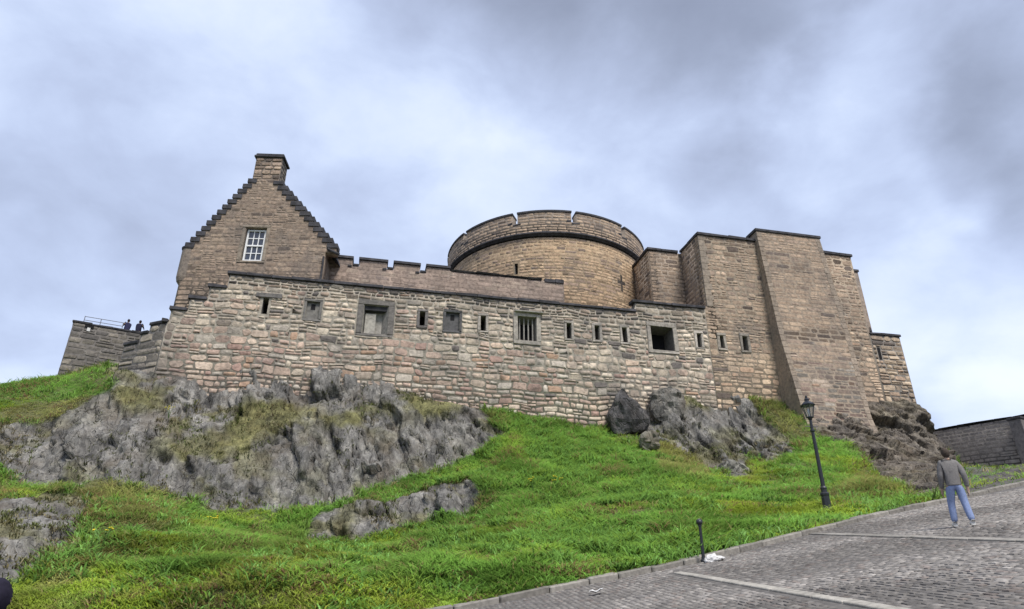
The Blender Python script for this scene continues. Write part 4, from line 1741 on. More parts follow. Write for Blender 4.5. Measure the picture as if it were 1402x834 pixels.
win = hole_px(HP, 333, 362, 312, 357)
wm = (win[0] + win[1]) / 2
win = (wm - (win[1] - win[0]) / 2 * 0.98, wm + (win[1] - win[0]) / 2 * 0.98, win[2], win[3])
hbase = HP.map((hs0 + hs1) / 2, 0, 0)
ho = thing('gabled_house', 'brown stone house with crow-stepped gable, sash window and tall chimney', 'house', (float(hbase[0]), float(hbase[1]), hb))
wall_core(HP, min(ls[0], hs0), max(rs[0], hs1), hb, hz_ap, house_inside, [win], 0.7, M['mortar'], np.array([0.25, 0.195, 0.15]), ho, name='gable_core',
          extra_s=[*ls, *rs, hs0, hs1, ch0, ch1], extra_z=[*lz, *rz_, min(hz_e, hz_er) + 0.02])
A = lay(HP, min(ls[0], hs0), max(rs[0], hs1), hb + 0.5, hz_ap, house_inside, [expand(win, 0.26, 0.24, 0.12)], (0.20, 0.40), (0.28, 0.85), 91, split=0.2, levels=[hz_e + 0.02])
add_stones(HP, A, 92, lambda cs, cz, r: PAL_HOUSE(len(cs), r) * np.where(r.random((len(cs), 1)) < 0.05, 0.5, 1.0), ho, M['stone'], gap=0.018, jit=0.04, relief=0.015, warpf=waver(0.14), cutr=(0.25, 0.8))
for k in range(NST):
    box_on(HP, ls[k] - 0.06, ls[k + 1] + 0.3, lz[k + 1] - 0.30, lz[k + 1] + 0.06, -0.8, 0.07, jit=0.012).build('crow_step', M['coping'], ho, bev=0.02)
    box_on(HP, rs[k + 1] - 0.3, rs[k] + 0.06, rz_[k + 1] - 0.30, rz_[k + 1] + 0.06, -0.8, 0.07, jit=0.012).build('crow_step', M['coping'], ho, bev=0.02)
# window: dressed surround, sash frame, bars and panes
wo = opening(HP, win, ho, 0.45, None, 0.05, fw=0.24, frame_col=(0.26, 0.215, 0.165), name='window_recess', reveal_col=(0.18, 0.15, 0.12), lintel=1.0, sill=0.6)
w0, w1, wz0, wz1 = win[0] + 0.05, win[1] - 0.05, win[2] + 0.02, win[3] - 0.06
mbf = MB()
fr = 0.11
zmid = (wz0 + wz1) / 2
for q in ((w0, w0 + fr, wz0, wz1), (w1 - fr, w1, wz0, wz1), (w0 + fr + 0.002, w1 - fr - 0.002, wz1 - fr, wz1), (w0 + fr + 0.002, w1 - fr - 0.002, wz0, wz0 + fr * 1.3), (w0 + fr + 0.002, w1 - fr - 0.002, zmid - 0.05, zmid + 0.05)):
    box_on(HP, *q, -0.30, -0.18, mbf)
sash = mbf.build('window_frame', M['white'], ho)
cols_n, rows_n = 3, 2
for half_, (za, zb) in enumerate(((wz0 + fr * 1.3, zmid - 0.05), (zmid + 0.05, wz1 - fr))):
    for c in range(cols_n):
        for r_ in range(rows_n):
            a = w0 + fr + (w1 - w0 - 2 * fr) * c / cols_n
            b = w0 + fr + (w1 - w0 - 2 * fr) * (c + 1) / cols_n
            p = za + (zb - za) * r_ / rows_n
            q = za + (zb - za) * (r_ + 1) / rows_n
            box_on(HP, a + 0.015, b - 0.015, p + 0.015, q - 0.015, -0.275, -0.320, jit=0.002).build('pane', M['pane'], sash)
    for c in range(1, cols_n):
        a = w0 + fr + (w1 - w0 - 2 * fr) * c / cols_n
        box_on(HP, a - 0.028, a + 0.028, za, zb, -0.285, -0.225).build('glazing_bar', M['white'], sash)
    p = (za + zb) / 2
    box_on(HP, w0 + fr, w1 - fr, p - 0.028, p + 0.028, -0.285, -0.228).build('glazing_bar', M['white'], sash)
# chimney stack
cd = 1.25
chm = MB()
box_on(HP, ch0, ch1, hz_ap - 0.6, chz, -cd, -0.02, chm)
cho = chm.build('chimney', M['mortar'], ho, (0.17, 0.14, 0.115))
A = lay(HP, ch0, ch1, hz_ap + 0.02, chz, lambda s, z: True, [], (0.28, 0.45), (0.35, 0.7), 95)
add_stones(HP, A, 96, lambda cs, cz, r: PAL_HOUSE(len(cs), r) * r.uniform(0.7, 1.5, (len(cs), 1)), ho, M['stone'], relief=0.04, nsep=60)
PCs = Plane(*HP.map(ch1, 0, 0)[:2], HA + math.pi / 2)
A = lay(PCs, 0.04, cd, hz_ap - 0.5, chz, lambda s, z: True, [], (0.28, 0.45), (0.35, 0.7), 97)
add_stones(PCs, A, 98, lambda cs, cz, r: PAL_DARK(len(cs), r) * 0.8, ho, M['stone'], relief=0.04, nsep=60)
box_on(HP, ch0 - 0.14, ch1 + 0.14, chz, chz + 0.16, -cd - 0.14, 0.12).build('chimney_cap', M['coping'], ho, bev=0.03)
box_on(HP, ch0 - 0.06, ch1 + 0.06, chz + 0.163, chz + 0.36, -cd - 0.06, 0.04).build('chimney_cap', M['coping'], ho, bev=0.05)
# rounded corner turret with a corbelled foot at the left
PT = HP.map(hs0 + 0.06, 0, -0.34)
zcb = HP.hit(243, 386)[1]
mb = MB()
mb.lathe((PT[0], PT[1], 0), [(0.05, zcb - 0.25), (0.22, zcb - 0.1), (0.38, zcb + 0.12), (0.45, zcb + 0.4), (0.45, hz_e + 0.05)], 20)
mb.build('corner_turret', M['stone'], ho, (0.20, 0.165, 0.135), smooth_=False)
mb = MB()
mb.lathe((PT[0], PT[1], 0), [(0.5, hz_e + 0.052), (0.52, hz_e + 0.17), (0.3, hz_e + 0.3)], 20)
mb.build('turret_cap', M['coping'], ho)
# body and roof behind the gable
hd = 9.0
mb = MB()
box_on(HP, hs0 + 0.03, hs1 - 0.03, hb, hz_e - 0.1, -hd, -0.71, mb)
mb.build('body_wall', M['stone'], ho, (0.2, 0.165, 0.135))
mb = MB()
sm = (ch0 + ch1) / 2
rt = hz_ap - 0.35
for (sa, za, sb, zb) in ((hs0 - 0.2, hz_e - 0.35, sm, rt), (sm, rt, hs1o - 0.05, hz_er - 0.35)):
    P = [HP.map(sa, za, -0.82), HP.map(sb, zb, -0.82), HP.map(sb, zb + 0.16, -0.82), HP.map(sa, za + 0.16, -0.82)]
    Q = [HP.map(sa, za, -hd - 0.1), HP.map(sb, zb, -hd - 0.1), HP.map(sb, zb + 0.16, -hd - 0.1), HP.map(sa, za + 0.16, -hd - 0.1)]
    mb.hexa(P + Q)
mb.build('roof', M['slate'], ho)
mb = MB()
P = [HP.map(hs0 + 0.05, hz_e - 0.1, -hd + 0.05), HP.map(hs1 - 0.05, hz_e - 0.1, -hd + 0.05), HP.map(sm, rt, -hd + 0.05)]
Q = [HP.map(hs0 + 0.05, hz_e - 0.1, -hd + 0.3), HP.map(hs1 - 0.05, hz_e - 0.1, -hd + 0.3), HP.map(sm, rt, -hd + 0.3)]
mb.add(P + Q, [(0, 1, 2), (5, 4, 3), (0, 3, 4, 1), (1, 4, 5, 2), (2, 5, 3, 0)])
mb.build('rear_gable', M['stone'], ho, (0.2, 0.165, 0.135))
# gutter end and drain pipe at the right corner
mb = MB()
mb.tube([HP.map(hs1o - 0.55, hz_er + 0.0, 0.08), HP.map(hs1o + 0.25, hz_er - 0.38, 0.08)], 0.1, 8)
mb.build('gutter_end', M['coping'], ho)
mb = MB()
mb.tube([HP.map(hs1 - 0.05, hz_er - 0.6, 0.12), HP.map(hs1 - 0.05, zt - 0.3, 0.12)], 0.07, 8)
mb.build('drain_pipe', M['coping'], ho)

# ------------------------------------------------------------------ outer wall at the left with railing and two watchers
oa = R(27)
o0 = at_Y(92, 470, 40.4)
OP = Plane(o0[0], o0[1], oa)
os1 = OP.hit(212, 470)[0]
oz = OP.hit(101, 441)[1]
ozr = OP.hit(198, 459)[1]
oslope = lambda s: oz + (ozr - oz) * np.clip(s / os1, 0, 1)
ow = thing('outer_wall', 'short dark rubble wall with drain hole and thin railing on the grass shoulder', 'wall', (float(o0[0]), float(o0[1]), 14))
ozl = 12.5
okh = hole_px(OP, 116, 123, 455, 461)


class Sheared:
    """courses follow the wall's falling head"""

    def map(self, s, z, d):
        s = np.asarray(s, float)
        z = np.asarray(z, float)
        dz = (ozr - oz) * np.clip(s / os1, 0, 1.2)
        return OP.map(s, z + dz, d + 0.0 + np.maximum(0, (oz - z)) * 0.03)


OS = Sheared()
wall_core(OS, 0.0, os1, ozl, oz, lambda s, z: True, [], 0.9, M['mortar'], np.array([0.12, 0.11, 0.10]), ow, sub=0.8)
A = lay(OS, 0.0, os1, ozl + 1, oz, lambda s, z: True, [], (0.26, 0.45), (0.4, 1.1), 101, split=0.25)
add_stones(OS, A, 102, lambda cs, cz, r: PAL_DARK(len(cs), r) * 1.1, ow, M['stone'], gap=0.03, jit=0.05, relief=0.05)
coping_run(OS, -0.08, os1, oz, 0.14, -0.95, 0.07, ow, 1.4, seed=21)
OEnd = Plane(*OP.map(0, 0, 0)[:2], oa - math.pi / 2)
A = lay(OEnd, -0.88, -0.02, ozl + 1, oz, lambda s, z: True, [], (0.35, 0.5), (0.4, 0.8), 103)
add_stones(OEnd, A, 104, lambda cs, cz, r: PAL_DARK(len(cs), r), ow, M['stone'], relief=0.04, nsep=0, rest='end_stones')
box_on(OS, okh[0] + 0.05, okh[1] - 0.05, okh[2] + 0.4, okh[3] + 0.35, -0.02, 0.06).build('drain_spout', M['plastic'], ow)
box_on(OS, okh[0] - 0.12, okh[1] + 0.12, okh[3] + 0.36, okh[3] + 0.52, -0.02, 0.07).build('drain_hood', M['dark'], ow)
h2 = hole_px(OP, 175, 186, 472, 476)
box_on(OP, h2[0], h2[1], h2[2], h2[3], -0.02, 0.07).build('slot_shade', M['dark'], ow)  # raised near-black plate, its colour standing for the slot's inner shade
# railing
rl = thing('railing', 'thin grey steel handrail on top of the outer wall', 'railing', tuple(float(v) for v in OS.map(0.5, oz + 0.14, -0.35)))
ra, rb = 0.5, OP.hit(168, 446, -0.35)[0]
rh = 0.52
for zz in (rh, rh * 0.5):
    mb = MB()
    mb.tube([OS.map(ra, oz + 0.14 + zz, -0.35), OS.map(rb, oz + 0.14 + zz + 0.05, -0.35)], 0.022, 6)
    mb.build('rail', M['rail'], rl)
for f in (0, 0.42, 1.0):
    s = ra + (rb - ra) * f
    mb = MB()
    mb.tube([OS.map(s, oz + 0.12, -0.35), OS.map(s, oz + 0.14 + rh + 0.03, -0.35)], 0.024, 6)
    mb.build('post', M['rail'], rl)

# ------------------------------------------------------------------ far wall at the right
fa = at_Y(1268, 592, 51.5)
fb = at_Y(1402, 570, 45.3)
fdir = math.atan2(fb[1] - fa[1], fb[0] - fa[0])
FP = Plane(fa[0], fa[1], fdir)
FL = math.hypot(fb[0] - fa[0], fb[1] - fa[1]) + 9
fw_ = thing('far_wall', 'dark grey weathered boundary wall beyond the top of the cobbled road', 'wall', (fa[0], fa[1], 10))
ftop = lambda s: fa[2] + (fb[2] - fa[2]) * s / (FL - 9)


class FarS:
    def map(self, s, z, d):
        s = np.asarray(s, float)
        return FP.map(s, np.asarray(z, float) + (fb[2] - fa[2]) * s / (FL - 9), d)


FS = FarS()
wall_core(FS, -3, FL, fa[2] - 5, fa[2], lambda s, z: True, [], 0.8, M['mortar'], np.array([0.12, 0.11, 0.105]), fw_)
A = lay(FS, -1.5, FL, fa[2] - 4.2, fa[2], lambda s, z: True, [], (0.22, 0.34), (0.35, 0.9), 111, split=0.15)
add_stones(FS, A, 112, lambda cs, cz, r: PAL_DARK(len(cs), r) ** 0.2 * np.array([0.50, 0.455, 0.43]), fw_, M['stone'], gap=0.025, jit=0.03, relief=0.010, nsep=300)
coping_run(FS, -2, FL, fa[2], 0.14, -0.85, 0.06, fw_, 1.5, seed=31, mat=M['stone_clean'])
pp = FP.hit(1399, 600, 0.3)[0]
pier = thing('gate_pier', 'dark square stone pier standing against the far wall', 'pier', tuple(float(v) for v in FP.map(pp, 9.8, 0.3)))
box_on(FP, pp - 0.3, pp + 0.5, 9.8, FP.hit(1399, 574, 0.4)[1], 0.08, 0.75).build('shaft', M['stone'], pier, (0.17, 0.155, 0.15), bev=0.02)
box_on(FP, pp - 0.36, pp + 0.56, FP.hit(1399, 574, 0.4)[1] + 0.002, FP.hit(1399, 574, 0.4)[1] + 0.16, 0.03, 0.82).build('cap', M['coping'], pier, bev=0.02)

# ------------------------------------------------------------------ road, setts, kerb, drainage strips
def build_road():
    xs = np.concatenate([np.linspace(-80, -12, 20), np.linspace(-11, 32, 130), np.linspace(33, 90, 20)])
    nrow = 46
    V = np.zeros((nrow, len(xs), 3))
    for i, t in enumerate(np.linspace(0, 1, nrow)):
        y0 = np.minimum(-30.0, kerb_y(xs) - 40)
        Y = y0 + (kerb_y(xs) - y0) * t ** 0.7
        V[i, :, 0] = xs
        V[i, :, 1] = Y
        V[i, :, 2] = road_z(xs, Y) - 0.002
    nc = len(xs)
    ii = (np.arange(nrow - 1)[:, None] * nc + np.arange(nc - 1)[None]).ravel()
    F = np.stack([ii, ii + 1, ii + nc + 1, ii + nc], 1)
    o = part('road', V.reshape(-1, 3), F, M['road'])
    tag(o, None, kind='structure')
    return o


road = build_road()
rn = np.array([-0.154, -0.1126, 1.0])
rn = rn / np.linalg.norm(rn)


def road_hit(px, py):
    v = pixdir(px, py)
    # EYE + t vz = .1126 t vy + .154 t vx
    t = EYE / (0.1126 * v.y + 0.154 * v.x - v.z)
    return np.array([v.x * t, v.y * t, EYE + v.z * t])


strips = [(road_hit(924, 784), road_hit(1225, 836), 0.17), (road_hit(1108, 731), road_hit(1410, 741), 0.2)]


def strip_ext():
    out = []
    for a, b, w in strips:
        d = (b - a) / np.linalg.norm(b - a)
        out.append((a, b + d * 1.5, w))
    return out


strips = strip_ext()


def build_setts():
    r = np.random.default_rng(77)
    # courses run across the road, parallel to the first strip
    a, b, _ = strips[0]
    du = (b - a)[:2] / np.linalg.norm((b - a)[:2])
    dv = np.array([-du[1], du[0]])
    if dv[1] < 0:
        dv = -dv
    R_ = []
    v = -14.0
    while v < 16:
        h = r.uniform(0.095, 0.125)
        u = -6.0 + r.uniform(0, 0.2)
        while u < 30:
            w = r.uniform(0.11, 0.23)
            R_.append((u, u + w, v, v + h))
            u += w
        v += h
    A = np.array(R_)
    cu, cv = (A[:, 0] + A[:, 1]) / 2, (A[:, 2] + A[:, 3]) / 2
    X = a[0] + du[0] * cu + dv[0] * cv
    Y = a[1] + du[1] * cu + dv[1] * cv
    Z = road_z(X, Y)
    px, py, dep = project(np.stack([X, Y, Z], -1))
    keep = (Y < kerb_y(X) - 0.16) & (Y > 3) & (px > 560) & (px < 1500) & (py < 900) & (dep > 1)
    for (p, q, w) in strips:
        d = (q - p)[:2]
        L = np.linalg.norm(d)
        d = d / L
        t = (X - p[0]) * d[0] + (Y - p[1]) * d[1]
        dist = np.abs((X - p[0]) * -d[1] + (Y - p[1]) * d[0])
        keep &= ~((dist < w / 2 + 0.07) & (t > -0.1) & (t < L))
    A, X, Y, Z = A[keep], X[keep], Y[keep], Z[keep]
    n = len(A)
    hw, hh = (A[:, 1] - A[:, 0]) / 2 - 0.009, (A[:, 3] - A[:, 2]) / 2 - 0.009
    und = (fbm(np.stack([X * 0.5, Y * 0.5, X * 0], 1), 3) - 0.5) * 0.05
    ring = [(-1, -1), (1, -1), (1, 1), (-1, 1)]
    V = np.zeros((n, 9, 3))
    top = und * 0.4 + r.uniform(0.004, 0.011, n)
    for k, (i, j) in enumerate(ring):
        ju, jv = r.uniform(-0.014, 0.014, n), r.uniform(-0.010, 0.010, n)
        for lvl, (sc, dz) in enumerate(((1.0, -0.05), (0.80, 0.0))):
            uu, vv = hw * i * sc + ju, hh * j * sc + jv
            x = X + du[0] * uu + dv[0] * vv
            y = Y + du[1] * uu + dv[1] * vv
            V[:, lvl * 4 + k, 0] = x
            V[:, lvl * 4 + k, 1] = y
            V[:, lvl * 4 + k, 2] = road_z(x, y) + (top + r.uniform(-0.008, 0.006, n) if lvl else -0.03)
    V[:, 8] = V[:, 4:8].mean(1) + np.array([0, 0, 0.007])
    T = np.array([t for k in range(4) for t in ((k, (k + 1) % 4, 4 + (k + 1) % 4), (k, 4 + (k + 1) % 4, 4 + k))] + [(4 + k, 4 + (k + 1) % 4, 8) for k in range(4)])
    pal = palette([(0.150, 0.137, 0.124), (0.170, 0.156, 0.141), (0.128, 0.118, 0.109), (0.205, 0.187, 0.168), (0.15, 0.128, 0.113)], [4, 3, 2, 1.2, 1.2])
    C = pal(n, r)
    worn = fbm(np.stack([X * 0.45, Y * 0.45, X * 0], 1), 4)
    C = C * (0.88 + 0.5 * smooth(0.35, 0.65, worn))[:, None]
    ppx, ppy, dd = project(V)
    w_ = ppx.max(1) - ppx.min(1)
    h_ = ppy.max(1) - ppy.min(1)
    vis = (ppx.min(1) > 0) & (ppx.max(1) < 1402) & (ppy.max(1) < 834)
    order = np.argsort(-np.where(vis, w_ * h_, 0))
    sep = [i for i in order[:300] if vis[i]]
    ss = set(sep)
    tl = [tuple(t) for t in T]
    for i in sep:
        part('sett', V[i], tl, M['sett'], road, C[i])
    oth = np.array([i for i in range(n) if i not in ss])
    FF = (T[None] + (np.arange(len(oth)) * 9)[:, None, None]).reshape(-1, 3)
    part('setts', V[oth].reshape(-1, 3), FF, M['sett'], road, np.repeat(C[oth], 9, 0), kind='stuff')


build_setts()
# drainage strips of pale slabs
for si, (p, q, w) in enumerate(strips):
    d = (q - p) / np.linalg.norm(q - p)
    side = np.cross(rn, d)
    L = np.linalg.norm(q - p)
    t = 0.15
    while t < L - 0.1:
        l = min(random.uniform(0.7, 1.2), L - t)
        mb = MB()
        P = []
        for zz in (0.026, -0.08):
            for (a, b) in ((t + 0.01, -w / 2), (t + l - 0.01, -w / 2), (t + l - 0.01, w / 2), (t + 0.01, w / 2)):
                P.append(p + d * a + side * b + rn * (zz + random.uniform(-0.006, 0.006)))
        mb.hexa(P)
        c = (0.31, 0.288, 0.25) if si == 0 else (0.23, 0.213, 0.187)
        mb.build('strip_slab', M['sett'], road, tint_(c), bev=0.01)
        t += l
# kerb stones
kerb = thing('kerb', 'line of worn stone kerb between the grass bank and the cobbles', 'kerb', (4.5, 16.5, float(road_z(4.5, 16.5))))
kp = []
for x in np.arange(-13, 34, 0.02):
    kp.append((x, float(kerb_y(x))))
kp = np.array(kp)
# soften the corners of the kerb line
for _ in range(600):
    kp[1:-1] = (kp[:-2] + 2 * kp[1:-1] + kp[2:]) / 4
cum = np.concatenate([[0], np.cumsum(np.linalg.norm(np.diff(kp, axis=0), axis=1))])
t = 0.0
k = 0
while t < cum[-1] - 1.2:
    l = random.uniform(0.7, 1.15)
    a = np.array([np.interp(t + 0.012, cum, kp[:, i]) for i in (0, 1)])
    b = np.array([np.interp(t + l - 0.012, cum, kp[:, i]) for i in (0, 1)])
    d = (b - a) / np.linalg.norm(b - a)
    nrm = np.array([-d[1], d[0]])
    P = []
    jz = random.uniform(-0.015, 0.015)
    hgt = 0.125 + jz
    for (base, off) in ((a, -0.14), (b, -0.14), (b, 0.14), (a, 0.14)):
        q = base + nrm * off
        P.append((q[0], q[1], float(road_z(q[0], q[1])) + hgt + random.uniform(-0.012, 0.012)))
    Q = []
    for (base, off) in ((a, -0.15), (b, -0.15), (b, 0.14), (a, 0.14)):
        q = base + nrm * off
        Q.append((q[0], q[1], float(road_z(q[0], q[1])) - 0.15))
    mb = MB()
    mb.hexa(P + Q)
    mb.build('kerb_stone', M['sett'], kerb, tuple(np.array((0.22, 0.202, 0.176)) * random.uniform(0.75, 1.15)), bev=0.025)
    t += l
    k += 1


# ------------------------------------------------------------------ grass
def surf_sample(n, seed, cond):
    r = np.random.default_rng(seed)
    W = HILL['W']
    nr, nc = W.shape[:2]
    # area-weighted cells, favouring what is near
    a = np.linalg.norm(np.cross(W[1:, :-1] - W[:-1, :-1], W[:-1, 1:] - W[:-1, :-1]), axis=-1)
    wgt = a * cond[:-1, :-1]
    p = wgt.ravel() / wgt.sum()
    idx = r.choice(p.size, n, p=p)
    i, j = idx // (nc - 1), idx % (nc - 1)
    u, v = r.random(n)[:, None], r.random(n)[:, None]
    P = W[i, j] * (1 - u) * (1 - v) + W[i, j + 1] * u * (1 - v) + W[i + 1, j] * (1 - u) * v + W[i + 1, j + 1] * u * v
    return P, i, j, r


def tuft_mesh(P, N, r, nbl, hgt, wid, lean, C, droop=0.5, clump=0.12):
    """each tuft: nbl blades of two segments (a quad and a tip)"""
    n = len(P)
    ang = r.uniform(0, 2 * np.pi, (n, nbl))
    h = hgt[:, None] * r.uniform(0.55, 1.1, (n, nbl))
    ln = lean * r.uniform(0.45, 1.2, (n, nbl)) * h
    off = r.uniform(-clump, clump, (n, nbl, 2))
    base = P[:, None, :] + np.concatenate([off, np.zeros((n, nbl, 1))], -1)
    base[..., 2] -= 0.05
    dx, dy = np.cos(ang), np.sin(ang)
    fa = ang + np.pi / 2 + r.uniform(-0.6, 0.6, (n, nbl))
    wx, wy = np.cos(fa) * wid[:, None], np.sin(fa) * wid[:, None]
    z0 = np.zeros_like(dx)
    side = np.stack([wx, wy, z0], -1)
    mid = base + np.stack([dx * ln * 0.5, dy * ln * 0.5, h * 0.72], -1)
    tip = base + np.stack([dx * ln * 1.1, dy * ln * 1.1, h * (1 - 0.25 * droop * r.random((n, nbl)))], -1)
    V = np.stack([base - side * 0.6, base + side * 0.6, mid + side, mid - side, tip], 2)   # n,nbl,5,3
    F = np.array([(0, 1, 2), (0, 2, 3), (3, 2, 4)])
    m = n * nbl
    FF = (F[None] + (np.arange(m) * 5)[:, None, None]).reshape(-1, 3)
    cb = C[:, None, None, :] * r.uniform(0.78, 1.22, (n, nbl, 1, 1)) * np.ones((1, 1, 5, 1))
    return V.reshape(-1, 3), FF, cb.reshape(-1, 3)


def build_grass():
    W, rock, turf, dry, px, py, nz, right = (HILL[k] for k in ('W', 'rock', 'turf', 'dry', 'px', 'py', 'nz', 'right'))
    swall = (W[..., 1] - WD) * math.cos(WA) - W[..., 0] * math.sin(WA)
    view = (px > -60) & (px < 1460) & (py < 870)
    front = (swall < 0.1) | (W[..., 0] < -22) | (W[..., 0] > 29.5)
    skyline = np.where(W[..., 0] < -18, W[..., 1] < 41, True)
    dist = np.linalg.norm(W - np.array([0, 0, EYE]), axis=-1)
    near = 1.0 / np.maximum(dist, 10) ** 1.15
    flat = W.reshape(-1, 3)
    patch = fbm(flat * 0.9 + 71, 4).reshape(px.shape)
    cond = view * front * skyline * (rock < 0.4) * near * (1 - 0.93 * right)
    kd = W[..., 1] - kerb_y(W[..., 0])
    cond = cond * (kd > 0.10)
    cond = cond * (0.35 + 0.65 * smooth(0.33, 0.45, patch))
    P, i, j, r = surf_sample(88000, 5, cond)
    g = nz[i, j] * 0.5 + fbm(P * 1.3 + 13, 3) * 0.5
    dr = dry[i, j]
    lush = smooth(0.40, 0.56, fbm(P * 0.33 + 4, 3))
    lush = np.clip(lush + 0.55 * smooth(560, 660, px[i, j]) * smooth(960, 860, px[i, j]), 0, 1)
    c1 = np.array([0.235, 0.33, 0.040])      # bright yellow-green
    c2 = np.array([0.142, 0.288, 0.050])      # deep green
    c3 = np.array([0.215, 0.215, 0.065])       # dry straw green
    c4 = np.array([0.235, 0.20, 0.09])
    C = c1 * (1 - lush[:, None]) + c2 * lush[:, None]
    dk = np.clip(smooth(0.52, 0.68, g) * 0.5 * (1 - 0.7 * lush) + dr * 0.75, 0, 1)[:, None]
    C = C * (1 - dk) + (c3 * 0.6 + c4 * 0.4) * dk
    pxs = px[i, j]
    pys = py[i, j]
    # lower left of the bank is a duller, browner green
    ll = (smooth(640, 420, pxs) * smooth(690, 760, pys) * smooth(0.35, 0.6, fbm(P * 0.5 + 90, 3)))[:, None]
    C = C * (1 - 0.6 * ll) + c3 * 0.62 * 0.6 * ll
    C = C * r.uniform(0.8, 1.2, (len(P), 1)) * (0.62 + 0.8 * smooth(0.3, 0.7, fbm(P * 0.55 + 33, 4)))[:, None]
    sorrel = (fbm(P * 0.9 + 61, 3) > 0.60) & (r.random(len(P)) < 0.35)
    C[sorrel] = np.array([0.20, 0.13, 0.07]) * r.uniform(0.7, 1.2, (sorrel.sum(), 1))
    straw = r.random(len(P)) < 0.06
    C[straw] = c4 * 1.25
    hgt = 0.13 + 0.17 * smooth(0.35, 0.65, fbm(P * 0.8 + 55, 3)) * (0.6 + 0.8 * lush)
    hgt *= smooth(0.0, 1.2, P[:, 1] - kerb_y(P[:, 0])) * 0.62 + 0.38
    hgt *= np.where(pxs < 170, np.where(pys < 600, 0.55, 1.0), 1.0)
    wid = r.uniform(0.009, 0.016, len(P))
    parts_ = [tuft_mesh(P, None, r, 6, hgt, wid, 1.9, C)]
    # broad-leaved weeds in the middle of the bank
    wc = cond * (smooth(520, 660, px) * smooth(1010, 860, px) * smooth(800, 730, py) + 0.12) * smooth(0.42, 0.55, fbm(flat * 0.6 + 23, 3).reshape(px.shape))
    P2, i2, j2, r2 = surf_sample(12000, 6, wc)
    C2 = np.array([0.132, 0.262, 0.055]) * r2.uniform(0.7, 1.5, (len(P2), 1))
    yel = r2.random(len(P2)) < 0.3
    C2[yel] = np.array([0.15, 0.265, 0.04]) * r2.uniform(0.85, 1.2, (yel.sum(), 1))
    parts_.append(tuft_mesh(P2, None, r2, 9, r2.uniform(0.18, 0.42, len(P2)), r2.uniform(0.014, 0.027, len(P2)), 1.4, C2, clump=0.16))
    # thin turf on the crag's ledges
    ledge = (HILL['N'][..., 2] > 0.62) & (patch > 0.47) & (px < 1100)
    tc = view * front * near * ((turf > 0.35) | ledge) * (rock > 0.3) * (0.15 + smooth(0.45, 0.55, patch))
    P3, i3, j3, r3 = surf_sample(7000, 8, tc)
    mixk = smooth(0.4, 0.6, fbm(P3 * 0.9 + 5, 3))[:, None]
    C3 = (np.array([0.105, 0.125, 0.036]) * mixk + np.array([0.165, 0.14, 0.075]) * (1 - mixk)) * r3.uniform(0.65, 1.35, (len(P3), 1))
    parts_.append(tuft_mesh(P3, None, r3, 6, r3.uniform(0.1, 0.26, len(P3)), r3.uniform(0.012, 0.022, len(P3)), 0.9, C3))
    # scrubby tufts scattered over bare ground and rock cracks
    sc = view * front * near * ((rock > 0.3) * 0.35 * (px < 1100) + right * 0.12) * (patch > 0.56)
    P4, i4, j4, r4 = surf_sample(2600, 9, sc)
    C4 = np.array([0.07, 0.075, 0.03]) * r4.uniform(0.6, 1.4, (len(P4), 1))
    parts_.append(tuft_mesh(P4, None, r4, 6, r4.uniform(0.1, 0.24, len(P4)), r4.uniform(0.012, 0.02, len(P4)), 0.9, C4))
    # ranker growth along the foot of the wall and over the crag's lower edge
    foot = view * near * (swall < 0.05) * (swall > -0.9) * (px > 540) * (px < 1120) * (rock < 0.9)
    rim = view * front * near * (rock > 0.02) * (rock < 0.6) * 0.5
    P5, i5, j5, r5 = surf_sample(5200, 10, foot + rim)
    k5 = smooth(0.42, 0.58, fbm(P5 * 0.7 + 2, 3))[:, None]
    C5 = (np.array([0.14, 0.24, 0.045]) * k5 + np.array([0.20, 0.19, 0.075]) * (1 - k5)) * r5.uniform(0.6, 1.3, (len(P5), 1))
    parts_.append(tuft_mesh(P5, None, r5, 7, r5.uniform(0.16, 0.5, len(P5)), r5.uniform(0.012, 0.022, len(P5)), 0.9, C5))
    off = 0
    VV, FF, CC = [], [], []
    for V, F, C in parts_:
        VV.append(V)
        FF.append(F + off)
        CC.append(C)
        off += len(V)
    o = part('grass', np.concatenate(VV), np.concatenate(FF), M['grass'], None, np.concatenate(CC))
    tag(o, 'rough green grass and weeds covering the castle bank', 'grass', kind='stuff')


build_grass()


def hill_z(x, y):
    """height of the finished hillside near a point"""
    W = HILL['W']
    j = int(np.argmin(np.abs(HILL['xs'] - x)))
    col = W[:, max(j - 2, 0):j + 3].reshape(-1, 3)
    d = (col[:, 0] - x) ** 2 + (col[:, 1] - y) ** 2
    return float(col[np.argmin(d), 2])


def hill_hit(px, py):
    W = HILL['W'].reshape(-1, 3)
    qx, qy, dep = project(W)
    d = (qx - px) ** 2 + (qy - py) ** 2
    near = np.where(d < 25)[0]
    if len(near) == 0:
        near = [int(np.argmin(d))]
    k = near[int(np.argmin(dep[near]))]
    return W[k]


